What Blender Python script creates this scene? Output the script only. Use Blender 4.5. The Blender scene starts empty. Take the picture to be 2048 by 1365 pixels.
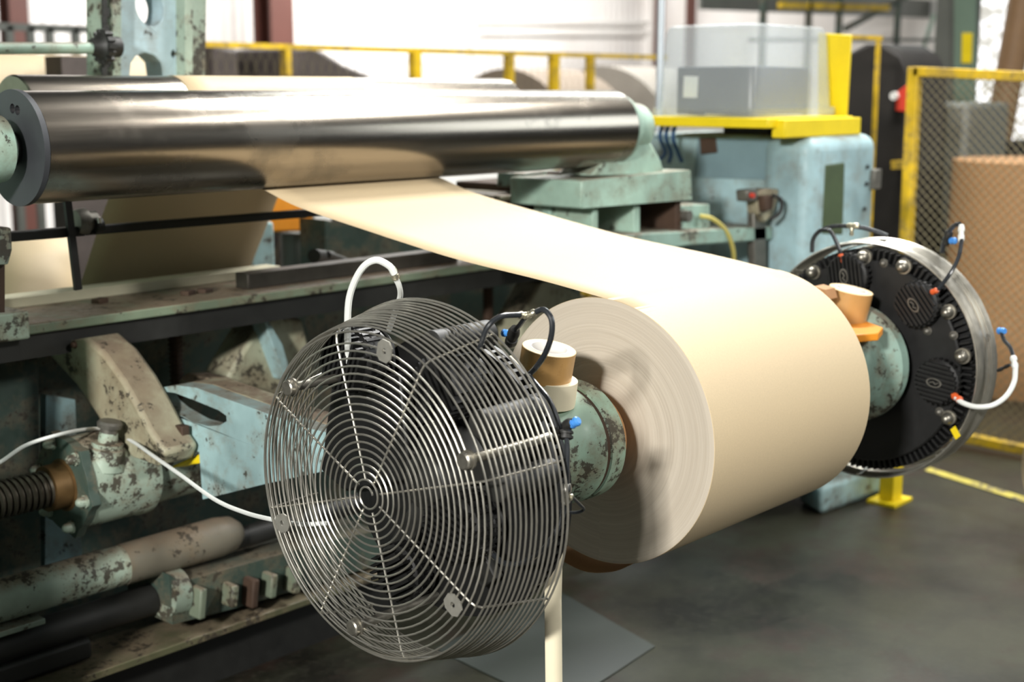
import bpy, bmesh, math, random
from mathutils import Vector as V, Matrix
from mathutils.geometry import tessellate_polygon
random.seed(7)
PI = math.pi
sc = bpy.context.scene
COL = sc.collection

# ------------------------------------------------------------------ camera
FPX, YAW, PIT, CH = 2769.0, 0.7279, 0.1801, 1.6          # focal length in px of the 2048 px wide frame
FW = V((math.cos(PIT)*math.cos(YAW), math.cos(PIT)*math.sin(YAW), -math.sin(PIT)))
RT = V((math.sin(YAW), -math.cos(YAW), 0))
DN = FW.cross(RT)
CAM = V((0, 0, CH))
cd = bpy.data.cameras.new('camera'); cam = bpy.data.objects.new('camera', cd); COL.objects.link(cam)
cd.sensor_width = 36; cd.lens = 36*FPX/2048; cd.clip_start = 0.05; cd.clip_end = 200
m3 = Matrix((RT, -DN, -FW)).transposed()
cam.matrix_world = Matrix.Translation(CAM) @ m3.to_4x4()
cd.dof.use_dof = True; cd.dof.focus_distance = 2.62; cd.dof.aperture_fstop = 3.0
sc.camera = cam
sc.view_settings.view_transform = 'Standard'
try: sc.view_settings.look = 'None'
except Exception: pass
sc.view_settings.gamma = 1; sc.view_settings.use_curve_mapping = False
sc.view_settings.exposure = 0.0

# ------------------------------------------------------------------ light
w = bpy.data.worlds.new('world'); sc.world = w; w.use_nodes = True
w.node_tree.nodes['Background'].inputs[0].default_value = (0.86, 0.95, 1.0, 1)
w.node_tree.nodes['Background'].inputs[1].default_value = 0.045
def area(name, loc, aim, sx, sy, power, col=(1, 0.97, 0.9)):
    l = bpy.data.lights.new(name, 'AREA'); l.shape = 'RECTANGLE'; l.size = sx; l.size_y = sy
    l.energy = power; l.color = col
    o = bpy.data.objects.new(name, l); COL.objects.link(o); o.location = loc
    o.rotation_euler = (V(aim)-V(loc)).to_track_quat('-Z', 'Y').to_euler()
    return o
area('high_bay_key_lamp', (-4.3, -0.55, 3.45), (2.2, 1.72, 0.9), 0.55, 0.55, 720, (1, 0.98, 0.93))
area('high_bay_side_lamp', (2.4, -4.2, 4.6), (2.1, 1.72, 0.9), 0.8, 0.8, 250, (1, 0.98, 0.93))
area('overhead_lamp_row', (5.5, 3.3, 5.4), (3.0, 2.2, 0.9), 1.6, 0.35, 375, (1, 0.985, 0.95))
area('overhead_lamp_row_front', (7.0, 0.5, 6.0), (3.0, 2.0, 0.9), 3.0, 0.3, 270, (1, 0.985, 0.95))
area('overhead_lamp_row_rear', (10.2, 6.4, 6.0), (9.6, 5.8, 0), 6.0, 0.7, 460, (0.95, 1, 0.98))
area('wall_wash_lamp', (12.5, 9.6, 5.6), (11, 14, 2.4), 8, 0.8, 1250, (1, 0.97, 0.95))
area('daylight_from_doorway', (9.5, -2.0, 3.4), (4.2, 2.4, 1.0), 3.0, 2.4, 110, (0.86, 0.95, 1))

# ------------------------------------------------------------------ helpers
def P(x, y, ax, v):
    """the point of the plane <ax> = v that stands behind photo pixel (x, y)"""
    d = FW + RT*((x-1024)/FPX) + DN*((y-682.5)/FPX)
    i = 'XYZ'.index(ax)
    return CAM + d*((v-CAM[i])/d[i])
def wt(o):
    t = V((0, 0, 0))
    while o is not None:
        t += o.location; o = o.parent
    return t
def tag(o, label=None, cat=None, group=None, kind=None):
    if label: o['label'] = label
    if cat: o['category'] = cat
    if group: o['group'] = group
    if kind: o['kind'] = kind
    return o
def thing(name, label, cat, loc=(0, 0, 0), group=None):
    o = bpy.data.objects.new(name, None); COL.objects.link(o); o.location = V(loc); o.empty_display_size = 0.05
    return tag(o, label, cat, group)

class MB:
    """collects shapes (world coordinates) and links them as ONE mesh object"""
    def __init__(s): s.v = []; s.f = []; s.m = []; s.mi = 0
    def add(s, vs, fs):
        n = len(s.v); s.v += [tuple(v) for v in vs]
        for f in fs: s.f.append(tuple(n+i for i in f)); s.m.append(s.mi)
        return s
    def box(s, a, b):
        x0, y0, z0 = [min(a[i], b[i]) for i in range(3)]; x1, y1, z1 = [max(a[i], b[i]) for i in range(3)]
        return s.add([(x0,y0,z0),(x1,y0,z0),(x1,y1,z0),(x0,y1,z0),(x0,y0,z1),(x1,y0,z1),(x1,y1,z1),(x0,y1,z1)],
                     [(0,3,2,1),(4,5,6,7),(0,1,5,4),(1,2,6,5),(2,3,7,6),(3,0,4,7)])
    def obox(s, c, ax, ay, az):
        c, ax, ay, az = V(c), V(ax), V(ay), V(az)
        vs = [c+ax*i+ay*j+az*k for k in (-1,1) for i, j in ((-1,-1),(1,-1),(1,1),(-1,1))]
        return s.add(vs, [(0,3,2,1),(4,5,6,7),(0,1,5,4),(1,2,6,5),(2,3,7,6),(3,0,4,7)])
    def bar(s, p0, p1, w, h, up=(0,0,1)):
        p0, p1 = V(p0), V(p1); d = (p1-p0); L = d.length; d.normalize()
        u = V(up); r = d.cross(u)
        if r.length < 1e-4: r = d.cross(V((0,1,0)))
        r.normalize(); u = r.cross(d)
        return s.obox((p0+p1)/2, d*L/2, r*w/2, u*h/2)
    def lathe(s, o, d, prof, n=40, caps=True):
        """prof = [(along axis, radius), ...] about the axis through o along d"""
        o, d = V(o), V(d).normalized()
        a = d.cross(V((0,0,1)))
        if a.length < 1e-3: a = d.cross(V((0,1,0)))
        a.normalize(); b = d.cross(a)
        base = len(prof); vs = []
        for t, r in prof:
            for i in range(n):
                q = 2*PI*i/n; vs.append(o+d*t+(a*math.cos(q)+b*math.sin(q))*r)
        fs = []
        for k in range(base-1):
            for i in range(n):
                j = (i+1) % n; fs.append((k*n+i, k*n+j, (k+1)*n+j, (k+1)*n+i))
        if caps:
            fs.append(tuple(range(n-1, -1, -1))); fs.append(tuple((base-1)*n+i for i in range(n)))
        return s.add(vs, fs)
    def cyl(s, p0, p1, r, n=24, r1=None):
        p0, p1 = V(p0), V(p1); L = (p1-p0).length
        return s.lathe(p0, p1-p0, [(0, r), (L, r if r1 is None else r1)], n)
    def tube(s, pts, r, n=8, closed=False):
        pts = [V(p) for p in pts]; N = len(pts); vs = []; fs = []; prev = None
        for i, p in enumerate(pts):
            t = (pts[(i+1) % N]-pts[i-1]) if closed or 0 < i < N-1 else (pts[1]-pts[0] if i == 0 else pts[-1]-pts[-2])
            t.normalize()
            if prev is None:
                a = t.cross(V((0.13,0.21,1)))
                if a.length < 1e-3: a = t.cross(V((0,1,0)))
            else: a = prev - t*prev.dot(t)
            a.normalize(); prev = a; b = t.cross(a)
            rr = r[i] if isinstance(r, (list, tuple)) else r
            for k in range(n):
                q = 2*PI*k/n; vs.append(p+(a*math.cos(q)+b*math.sin(q))*rr)
        for i in range(N if closed else N-1):
            for k in range(n):
                l = (k+1) % n; j = (i+1) % N
                fs.append((i*n+k, i*n+l, j*n+l, j*n+k))
        if not closed: fs += [tuple(range(n-1,-1,-1)), tuple((N-1)*n+k for k in range(n))]
        return s.add(vs, fs)
    def ring(s, c, d, R, r, seg=72, n=8):
        c, d = V(c), V(d).normalized(); a = d.cross(V((0,0,1)))
        if a.length < 1e-3: a = V((1,0,0))
        a.normalize(); b = d.cross(a)
        return s.tube([c+(a*math.cos(2*PI*i/seg)+b*math.sin(2*PI*i/seg))*R for i in range(seg)], r, n, True)
    def prism(s, poly, ext, holes=()):
        """planar polygon (3D points) with holes, swept along the vector ext"""
        loops = [[V(p) for p in poly]]+[[V(p) for p in h] for h in holes]
        ext = V(ext); flat = [p for l in loops for p in l]; n = len(flat)
        tri = tessellate_polygon(loops)
        fs = [tuple(t) for t in tri]+[tuple(n+i for i in reversed(t)) for t in tri]; k = 0
        for l in loops:
            m = len(l)
            for i in range(m):
                j = (i+1) % m; fs.append((k+i, k+j, n+k+j, n+k+i))
            k += m
        return s.add(flat+[p+ext for p in flat], fs)
    def sheet(s, rows):
        n = len(rows[0]); vs = [p for r in rows for p in r]
        return s.add(vs, [(i*n+j, i*n+j+1, (i+1)*n+j+1, (i+1)*n+j) for i in range(len(rows)-1) for j in range(n-1)])
    def build(s, name, mat, parent=None, bevel=0, sharp=35, solid=0, smooth=True, sub=0):
        me = bpy.data.meshes.new(name); me.from_pydata(s.v, [], s.f)
        mats = mat if isinstance(mat, (list, tuple)) else [mat]
        for m in mats: me.materials.append(m)
        if len(mats) > 1: me.polygons.foreach_set('material_index', s.m)
        bm = bmesh.new(); bm.from_mesh(me); bmesh.ops.recalc_face_normals(bm, faces=bm.faces); bm.to_mesh(me); bm.free()
        o = bpy.data.objects.new(name, me); COL.objects.link(o)
        if parent is not None:
            o.parent = parent; o.location = -wt(parent)
        if smooth:
            me.shade_smooth()
            try: me.set_sharp_from_angle(angle=math.radians(sharp))
            except Exception: pass
        if bevel:
            b = o.modifiers.new('bevel', 'BEVEL'); b.width = bevel; b.segments = 2; b.limit_method = 'ANGLE'; b.angle_limit = math.radians(40)
        if solid:
            b = o.modifiers.new('thickness', 'SOLIDIFY'); b.thickness = solid; b.offset = 0
        return o
def spline(pts, n=10):
    """Catmull-Rom through the points"""
    pts = [V(p) for p in pts]; q = [pts[0]*2-pts[1]]+pts+[pts[-1]*2-pts[-2]]; out = []
    for i in range(1, len(q)-2):
        a, b, c, d = q[i-1:i+3]
        for k in range(n):
            t = k/n
            out.append(0.5*((2*b)+(c-a)*t+(2*a-5*b+4*c-d)*t*t+(3*b-a-3*c+d)*t**3))
    out.append(pts[-1]); return out

# ------------------------------------------------------------------ materials
def srgb(r, g, b):
    f = lambda c: (c/255/12.92) if c/255 <= 0.04045 else ((c/255+0.055)/1.055)**2.4
    return (f(r), f(g), f(b), 1)
class NT:
    def __init__(s, name):
        s.mat = bpy.data.materials.new(name); s.mat.use_nodes = True; s.t = s.mat.node_tree
        s.b = s.t.nodes['Principled BSDF']; s.tc = s.n('ShaderNodeTexCoord')
    def n(s, k, **kw):
        o = s.t.nodes.new(k)
        for a, b in kw.items(): setattr(o, a, b)
        return o
    def l(s, a, b): s.t.links.new(a, b)
    def noise(s, scale, detail=6, rough=0.6, stretch=None, off=0):
        mp = s.n('ShaderNodeMapping'); s.l(s.tc.outputs['Object'], mp.inputs[0])
        if stretch: mp.inputs['Scale'].default_value = stretch
        mp.inputs['Location'].default_value = (off, off*0.7, off*1.3)
        o = s.n('ShaderNodeTexNoise'); s.l(mp.outputs[0], o.inputs['Vector'])
        o.inputs['Scale'].default_value = scale; o.inputs['Detail'].default_value = detail; o.inputs['Roughness'].default_value = rough
        return o.outputs['Fac']
    def ramp(s, fac, a, b):
        o = s.n('ShaderNodeMapRange'); s.l(fac, o.inputs['Value'])
        o.inputs['From Min'].default_value = a; o.inputs['From Max'].default_value = b; o.clamp = True
        return o.outputs[0]
    def mix(s, fac, a, b):
        o = s.n('ShaderNodeMix', data_type='RGBA')
        if isinstance(fac, (int, float)): o.inputs[0].default_value = fac
        else: s.l(fac, o.inputs[0])
        for i, c in ((6, a), (7, b)):
            if isinstance(c, (tuple, list)): o.inputs[i].default_value = c
            else: s.l(c, o.inputs[i])
        return o.outputs[2]
    def math(s, op, a, b=0.0):
        o = s.n('ShaderNodeMath', operation=op)
        for i, c in ((0, a), (1, b)):
            if isinstance(c, (int, float)): o.inputs[i].default_value = c
            else: s.l(c, o.inputs[i])
        return o.outputs[0]
    def bump(s, h, k, d=0.005):
        o = s.n('ShaderNodeBump'); s.l(h, o.inputs['Height']); o.inputs['Strength'].default_value = k; o.inputs['Distance'].default_value = d
        s.l(o.outputs[0], s.b.inputs['Normal'])
    def set(s, col=None, rough=None, metal=None, **kw):
        for k, v in (('Base Color', col), ('Roughness', rough), ('Metallic', metal)):
            if v is None: continue
            if isinstance(v, (int, float, tuple, list)): s.b.inputs[k].default_value = v
            else: s.l(v, s.b.inputs[k])
        return s.mat
def plain(name, col, rough=0.5, metal=0.0, var=0.12, scale=14):
    m = NT(name); f = m.noise(scale, 5, 0.65)
    dark = tuple(c*(1-var*2.2) for c in col[:3])+(1,); lite = tuple(min(1, c*(1+var)) for c in col[:3])+(1,)
    r = m.ramp(f, 0.0, 1.0); rr = m.n('ShaderNodeMapRange'); m.l(f, rr.inputs[0])
    rr.inputs['To Min'].default_value = max(0.03, rough-0.1); rr.inputs['To Max'].default_value = min(1, rough+0.1)
    return m.set(m.mix(r, dark, lite), rr.outputs[0], metal)
def paint(name, base, chips=0.5, dust=0.5, chipcol=(0.04, 0.032, 0.022, 1), rough=0.45, tint=None, scale=34, off=0):
    """old machine paint: worn through in small chips, stained in patches, brown dust lying on what faces up"""
    m = NT(name)
    big = m.noise(3.2, 4, 0.6, off=off); mid = m.noise(9, 6, 0.7, off=off+3); fine = m.noise(scale, 8, 0.72, off=off+7); fine2 = m.noise(scale*3.1, 5, 0.7, off=off+9)
    lite = tuple(min(1, c*1.18) for c in base[:3])+(1,); dk = tint or tuple(c*0.62 for c in base[:3])+(1,)
    c = m.mix(m.ramp(big, 0.35, 0.68), lite, dk)
    c = m.mix(m.math('MULTIPLY', m.ramp(mid, 0.46, 0.63), 0.45+0.35*min(1, chips)), c, (0.19, 0.145, 0.09, 1))
    g = m.n('ShaderNodeNewGeometry'); sx = m.n('ShaderNodeSeparateXYZ'); m.l(g.outputs['Normal'], sx.inputs[0])
    up = m.ramp(sx.outputs['Z'], 0.45, 0.95)
    d = m.math('MULTIPLY', m.math('MULTIPLY', up, m.ramp(mid, 0.28, 0.5)), dust)
    c = m.mix(d, c, (0.2, 0.15, 0.105, 1))
    clus = m.ramp(mid, 0.36, 0.62)
    k = m.math('ADD', m.math('MULTIPLY', fine, 0.8), m.math('MULTIPLY', clus, 0.2))
    chip = m.ramp(k, 0.645-0.09*chips, 0.665-0.09*chips)
    chip2 = m.ramp(m.math('ADD', m.math('MULTIPLY', fine2, 0.85), m.math('MULTIPLY', clus, 0.15)), 0.665-0.06*chips, 0.69-0.06*chips)
    ch = m.math('MULTIPLY', m.math('MAXIMUM', chip, chip2), 0.9)
    c = m.mix(ch, c, chipcol)
    m.bump(m.math('SUBTRACT', 1.0, ch), 0.35, 0.002)
    return m.set(c, m.ramp(m.math('ADD', fine, 0.2), 0.0, 1.4))

M = {}
M['green'] = paint('pale_green_machine_paint', srgb(158, 186, 170), 0.0, 0.75)
M['green2'] = paint('grey_green_machine_paint', srgb(142, 170, 158), 0.75, 0.9, off=11)
M['blue'] = paint('pale_blue_machine_paint', srgb(158, 188, 190), 0.4, 0.6, off=5)
M['worn'] = paint('badly_worn_green_paint', srgb(156, 172, 156), 1.15, 0.85, off=17)
M['horn'] = paint('dusty_tan_over_green_paint', srgb(168, 170, 146), 0.45, 1.0, off=23, tint=(0.25, 0.195, 0.125, 1))
M['cast'] = paint('blue_white_casting_paint', srgb(166, 190, 198), -0.25, 0.4, off=101, scale=20)
M['cabinet'] = paint('light_blue_cabinet_paint', srgb(158, 188, 194), -0.2, 0.5, off=31)
M['shadeolive'] = paint('shade_darkened_olive_paint', srgb(112, 122, 104), 1.0, 0.8, off=111)  # chipped olive paint, darkened to put the lower-left shade into the rib colour
M['darkgreen'] = paint('dark_green_machine_paint', srgb(62, 78, 70), 0.5, 0.4, off=37)
M['rust'] = plain('rusty_brown_iron', srgb(78, 58, 44), 0.75, 0.1, 0.35, 9)
M['rail'] = paint('brown_grimy_rail_top', srgb(120, 134, 112), 0.5, 1.15, off=41)
M['black'] = plain('black_cast_iron', (0.008, 0.008, 0.008, 1), 0.5, 0.0, 0.3, 20)
M['dark'] = plain('dark_grey_iron', (0.02, 0.02, 0.018, 1), 0.55, 0.1, 0.3, 16)
M['grit'] = plain('dirty_grey_steel', (0.2, 0.19, 0.165, 1), 0.45, 0.6, 0.3, 30)
M['wire'] = plain('bright_zinc_wire', (0.52, 0.5, 0.44, 1), 0.33, 0.85, 0.12, 40)
M['chrome'] = plain('bright_steel', (0.7, 0.69, 0.66, 1), 0.22, 1.0, 0.1, 40)
M['bolt'] = plain('dull_bolt_steel', (0.36, 0.34, 0.29, 1), 0.38, 0.85, 0.25, 60)
M['clip'] = plain('zinc_plate', (0.33, 0.32, 0.28, 1), 0.5, 0.5, 0.15, 60)
M['brass'] = plain('nickel_brass_fitting', (0.6, 0.56, 0.42, 1), 0.3, 0.85, 0.15, 60)
M['screw'] = plain('oily_screw_steel', (0.12, 0.105, 0.08, 1), 0.4, 0.7, 0.3, 30)
M['whitehose'] = plain('white_plastic_hose', (0.75, 0.77, 0.74, 1), 0.35, 0, 0.05, 8)
M['blackhose'] = plain('black_plastic_hose', (0.025, 0.028, 0.032, 1), 0.28, 0, 0.15, 8)
M['bluecap'] = plain('blue_plastic', srgb(70, 140, 215), 0.4, 0, 0.08, 30)
M['orange'] = plain('orange_plastic', srgb(236, 150, 40), 0.5, 0, 0.08, 20)
M['orangefit'] = plain('orange_red_plastic', srgb(215, 95, 45), 0.4, 0, 0.08, 20)
M['yellow'] = plain('yellow_safety_paint', srgb(238, 210, 20), 0.45, 0, 0.1, 10)
M['yellow2'] = paint('chipped_yellow_paint', srgb(226, 186, 30), 0.25, 0.1, chipcol=(0.12, 0.09, 0.03, 1), off=51)
M['white'] = plain('white_paper', (0.8, 0.79, 0.75, 1), 0.7, 0, 0.05, 10)
M['stripw'] = plain('cream_paper_strip', srgb(226, 216, 188), 0.8, 0, 0.05, 10)
M['tapetan'] = plain('tan_tape_side', srgb(190, 148, 92), 0.3, 0, 0.08, 18)
M['tapewhite'] = plain('white_masking_tape', srgb(238, 228, 200), 0.55, 0, 0.05, 12)
M['tapeedge'] = plain('pale_tape_edge', srgb(232, 206, 160), 0.6, 0, 0.06, 30)
M['red'] = plain('red_print', srgb(205, 60, 40), 0.5, 0, 0.1, 20)
M['grey'] = plain('grey_plastic', srgb(64, 70, 78), 0.5, 0, 0.08, 10)
M['column'] = plain('red_brown_steel_paint', srgb(92, 52, 42), 0.6, 0, 0.12, 4)
M['greycab'] = plain('grey_machine_paint', srgb(104, 106, 100), 0.5, 0.1, 0.15, 4)
M['soot2'] = plain('dusty_dark_machine', srgb(96, 86, 82), 0.7, 0.1, 0.4, 6)
M['darkiron'] = plain('sooty_dark_machine', srgb(40, 36, 32), 0.7, 0.1, 0.4, 6)  # own dark tone of the far machinery
M['brownduct'] = plain('brown_duct', srgb(120, 92, 62), 0.6, 0, 0.2, 5)
M['kraftfar'] = plain('brown_kraft_roll', srgb(176, 132, 88), 0.75, 0, 0.1, 6)

def kraft(name, col, rough=0.62):
    m = NT(name); a = m.noise(260, 3, 0.6); b = m.noise(5, 3, 0.5, (1, 0.3, 0.3))
    c = m.mix(m.ramp(a, 0.2, 0.8), tuple(x*0.93 for x in col[:3])+(1,), tuple(min(1, x*1.05) for x in col[:3])+(1,))
    c = m.mix(m.math('MULTIPLY', m.ramp(b, 0.4, 0.7), 0.1), c, (0.55, 0.42, 0.28, 1))
    m.bump(a, 0.05, 0.0006); return m.set(c, rough)
M['kraft'] = kraft('kraft_paper', srgb(206, 186, 151))
M['web'] = kraft('kraft_web', srgb(206, 186, 151))
def faceMat():
    m = NT('wound_paper_edges'); sx = m.n('ShaderNodeSeparateXYZ'); m.l(m.tc.outputs['Object'], sx.inputs[0])
    dy = m.math('SUBTRACT', sx.outputs[1], 1.7178); dz = m.math('SUBTRACT', sx.outputs[2], 0.9014)
    r = m.math('SQRT', m.math('ADD', m.math('MULTIPLY', dy, dy), m.math('MULTIPLY', dz, dz)))
    cx = m.n('ShaderNodeCombineXYZ'); m.l(r, cx.inputs[0])
    an = m.n('ShaderNodeMath', operation='ARCTAN2'); m.l(dy, an.inputs[0]); m.l(dz, an.inputs[1]); m.l(m.math('MULTIPLY', an.outputs[0], 0.0012), cx.inputs[1])
    def rn(scale, det):
        o = m.n('ShaderNodeTexNoise'); m.l(cx.outputs[0], o.inputs[0]); o.inputs['Scale'].default_value = scale; o.inputs['Detail'].default_value = det; o.inputs['Roughness'].default_value = 0.75
        return o.outputs['Fac']
    a = rn(160, 6); b = rn(700, 4)
    c = m.mix(m.ramp(a, 0.35, 0.68), srgb(182, 171, 155), srgb(201, 191, 175))
    c = m.mix(m.math('MULTIPLY', m.ramp(b, 0.5, 0.72), 0.35), c, srgb(168, 150, 124))
    m.bump(m.math('ADD', a, m.math('MULTIPLY', b, 0.5)), 0.5, 0.0012); return m.set(c, 0.85)
M['face'] = faceMat()
def rollerMat(name, seed, base=(0.25, 0.22, 0.182, 1)):
    m = NT(name); s = m.noise(30, 6, 0.7, (0.05, 1, 1), seed); t = m.noise(2.4, 5, 0.65, (1, 1, 1), seed+4); u = m.noise(140, 3, 0.6, (0.02, 1, 1), seed)
    st = m.ramp(t, 0.54, 0.66)
    c = m.mix(m.math('MULTIPLY', st, 0.55), m.mix(m.ramp(s, 0.3, 0.75), base, tuple(x*1.35 for x in base[:3])+(1,)), (0.13, 0.12, 0.105, 1))
    rr = m.n('ShaderNodeMapRange'); m.l(m.math('ADD', m.math('MULTIPLY', s, 0.5), m.math('MULTIPLY', st, 0.5)), rr.inputs[0])
    rr.inputs['To Min'].default_value = 0.18; rr.inputs["To Max"].default_value = 0.38
    m.bump(u, 0.06, 0.001); return m.set(c, rr.outputs[0], 1.0)
M['roller'] = rollerMat('polished_roller_steel', 2)
def floorMat():
    m = NT('dark_worn_concrete'); a = m.noise(1.1, 6, 0.65); b = m.noise(3.5, 6, 0.7, off=4); c0 = m.noise(40, 4, 0.7)
    c = m.mix(m.ramp(a, 0.38, 0.6), srgb(20, 19, 13), srgb(54, 55, 43))
    c = m.mix(m.ramp(b, 0.5, 0.72), c, srgb(46, 33, 27)); c = m.mix(m.math('MULTIPLY', m.ramp(c0, 0.5, 0.75), 0.3), c, srgb(72, 70, 60))
    rr = m.n('ShaderNodeMapRange'); m.l(b, rr.inputs[0]); rr.inputs['To Min'].default_value = 0.25; rr.inputs['To Max'].default_value = 0.55
    m.bump(c0, 0.1, 0.002); m.b.inputs['Specular IOR Level'].default_value = 0.3; return m.set(c, rr.outputs[0])
M['floor'] = floorMat()
def wallMat():
    m = NT('white_corrugated_wall'); sx = m.n('ShaderNodeSeparateXYZ'); m.l(m.tc.outputs['Object'], sx.inputs[0])
    wv = m.math('SINE', m.math('MULTIPLY', sx.outputs[0], 42.0)); a = m.noise(0.8, 4, 0.6)
    c = m.mix(m.ramp(a, 0.3, 0.7), srgb(232, 230, 226), srgb(214, 208, 202)); m.bump(wv, 0.5, 0.02); return m.set(c, 0.6)
M['wall'] = wallMat()
def clearPlastic():
    m = NT('cloudy_clear_plastic'); t = m.t; out = t.nodes['Material Output']
    tr = m.n('ShaderNodeBsdfTransparent'); tr.inputs[0].default_value = (0.93, 0.95, 0.96, 1)
    m.b.inputs['Base Color'].default_value = (0.82, 0.85, 0.86, 1); m.b.inputs['Roughness'].default_value = 0.25
    mx = m.n('ShaderNodeMixShader'); f = m.noise(4, 4, 0.6); rr = m.n('ShaderNodeMapRange'); m.l(f, rr.inputs[0])
    rr.inputs['To Min'].default_value = 0.12; rr.inputs['To Max'].default_value = 0.2
    m.l(rr.outputs[0], mx.inputs[0]); m.l(tr.outputs[0], mx.inputs[1]); m.l(m.b.outputs[0], mx.inputs[2]); m.l(mx.outputs[0], out.inputs[0])
    return m.mat
M['clear'] = clearPlastic()
def daylight():
    m = NT('bright_daylight_pane'); m.b.inputs['Emission Color'].default_value = (0.95, 1, 1, 1); m.b.inputs['Emission Strength'].default_value = 1.6
    m.l(m.mix(m.ramp(m.noise(9, 3, 0.6), 0.45, 0.55), (0.25, 0.24, 0.2, 1), (1, 1, 1, 1)), m.b.inputs['Emission Color']); return m.mat
M['pane'] = daylight()

# ------------------------------------------------------------------ setting
MB().box((-8, -6, -0.1), (22, 14.3, 0)).build('floor', M['floor']); tag(bpy.data.objects['floor'], kind='structure')
MB().box((-8, 14, 0), (22, 14.3, 7)).build('wall_back', M['wall'], smooth=False); tag(bpy.data.objects['wall_back'], kind='structure')
MB().box((19, -6, 0), (19.3, 14, 7)).build('wall_right', M['wall'], smooth=False); tag(bpy.data.objects['wall_right'], kind='structure')
f = MB()
a = P(1930, 0, 'X', 18.97); b = P(2075, 330, 'X', 18.97)
MB().box((18.95, b.y, b.z), (18.99, a.y, a.z+1.5)).build('window_1', M['pane'], smooth=False); tag(bpy.data.objects['window_1'], kind='structure')
t = MB(); z1 = 3.0
for q0, q1 in (((948, 40), (1330, 44)), ((965, 62), (1330, 64))):
    t.cyl(P(*q0, 'Y', 13.9), P(*q1, 'Y', 13.9), 0.02, 8)
t.cyl(P(948, 40, 'Y', 13.9), P(948, 110, 'Y', 13.9), 0.02, 8)
t.build('trim_1', M['white']); tag(bpy.data.objects['trim_1'], kind='structure')

def ibeam(x0, x1, lab):
    a = P(x0, 60, 'Y', 13.3); b = P(x1, 60, 'Y', 13.3); w = (b-a).length*0.9; c = (a+b)/2
    m = MB()
    for s in (-1, 1): m.box((c.x-w/2, c.y+s*w*0.45-0.02, 0), (c.x+w/2, c.y+s*w*0.45+0.02, 6.8))
    m.box((c.x-0.015, c.y-w*0.45, 0), (c.x+0.015, c.y+w*0.45, 6.8))
    tag(m.build('building_column', M['column']), lab, 'column', 'red-brown building columns by the back wall')
ibeam(8, 50, 'red-brown steel column at the far left edge, above the green pipe')
ibeam(522, 572, 'red-brown steel column behind the yellow guard fence, right of the pale blue casting')
ibeam(1338, 1392, 'red-brown steel column rising just behind the clear plastic tote')

# ------------------------------------------------------------------ kraft roll, web, core
RX0, RX1, RY, RZ, RR = 2.2034, 2.8393, 1.7178, 0.9014, 0.28
roll = thing('paper_roll', 'large brown kraft paper roll hung between the two brakes', 'paper roll', (2.52, RY, RZ-RR))
m = MB(); o = (RX0, RY, RZ); W = RX1-RX0
m.lathe(o, (1,0,0), [(0.0005, RR-0.0008), (0.0015, RR), (W-0.0015, RR), (W-0.0005, RR-0.0008)], 128, False)
m.mi = 1
for t0 in (0, W):
    prof = [(t0, 0.062)]+[(t0+random.uniform(-0.0007, 0.0007), 0.062+(RR-0.063)*i/36) for i in range(1, 36)]+[(t0+(0.0005 if t0 == 0 else -0.0005), RR-0.0008)]
    m.lathe(o, (1,0,0), prof, 128, False)
m.build('wound_paper', [M['kraft'], M['face']], roll)
MB().lathe((RX0-0.012, RY, RZ), (1,0,0), [(0, 0.054), (0, 0.064), (W+0.024, 0.064), (W+0.024, 0.054), (0, 0.054)], 48, False).build('core_tube', M['kraftfar'], roll)

LX = 0.0
prof = [P(x, y, 'X', RX0) for x, y in ((1222, 598), (1086, 562), (914, 519), (789, 480), (750, 467), (600, 416))]
th0 = math.radians(83)
arc = [V((0, RY+RR*1.003*math.cos(q), RZ+RR*1.003*math.sin(q))) for q in (math.radians(60), math.radians(68), math.radians(76))]
R1Y, R1Z, R1R = 2.83, 1.4735, 0.1235
R2Y, R2Z, R2R = 3.19, 1.53, 0.105
pp = [(RY+(RR+e)*math.cos(math.radians(q)), RZ+(RR+e)*math.sin(math.radians(q))) for q, e in ((122, -0.0006), (113, -0.0002), (104, 0.0001), (97, 0.0003), (91, 0.0004))]+[(p.y, p.z) for p in prof[1:]]
# wraps the underside of the front roller and climbs to the rear one
for q in (-100, -85, -70, -55, -40, -25): pp.append((R1Y+(R1R+0.0012)*math.cos(math.radians(q)), R1Z+(R1R+0.0012)*math.sin(math.radians(q))))
for q in (162, 140, 118, 96, 74, 52, 30): pp.append((R2Y+(R2R+0.0012)*math.cos(math.radians(q)), R2Z+(R2R+0.0012)*math.sin(math.radians(q))))
pp += [(3.40, 1.43), (3.52, 1.285), (3.61, 1.15), (3.70, 1.01), (3.80, 0.84)]
cv = spline([(0, y, z) for y, z in pp], 6)
NX = 9
web = MB().sheet([[V((RX0+W*i/(NX-1), p.y, p.z)) for i in range(NX)] for p in cv]).build('paper_web', M['web'], solid=0.0002)
tag(web, 'pale kraft paper sheet drawn from the roll up under the polished steel roller', 'paper sheet')

def roller(name, label, Y, Z, R, x0, x1, endcap=True):
    r = thing(name, label, 'roller', ((x0+x1)/2, Y, Z-R))
    L = x1-x0
    MB().lathe((x0, Y, Z), (1,0,0), [(0, R*0.3), (0, R-0.004), (0.004, R), (L-0.004, R), (L, R-0.004), (L, R*0.3)], 96, False).build('roller_shell', M['roller'], r)
    return r
xl = 1.560
r1 = roller('steel_roller', 'front polished steel roller with the paper passing under it', R1Y, R1Z, R1R, xl, 3.66)
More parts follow.
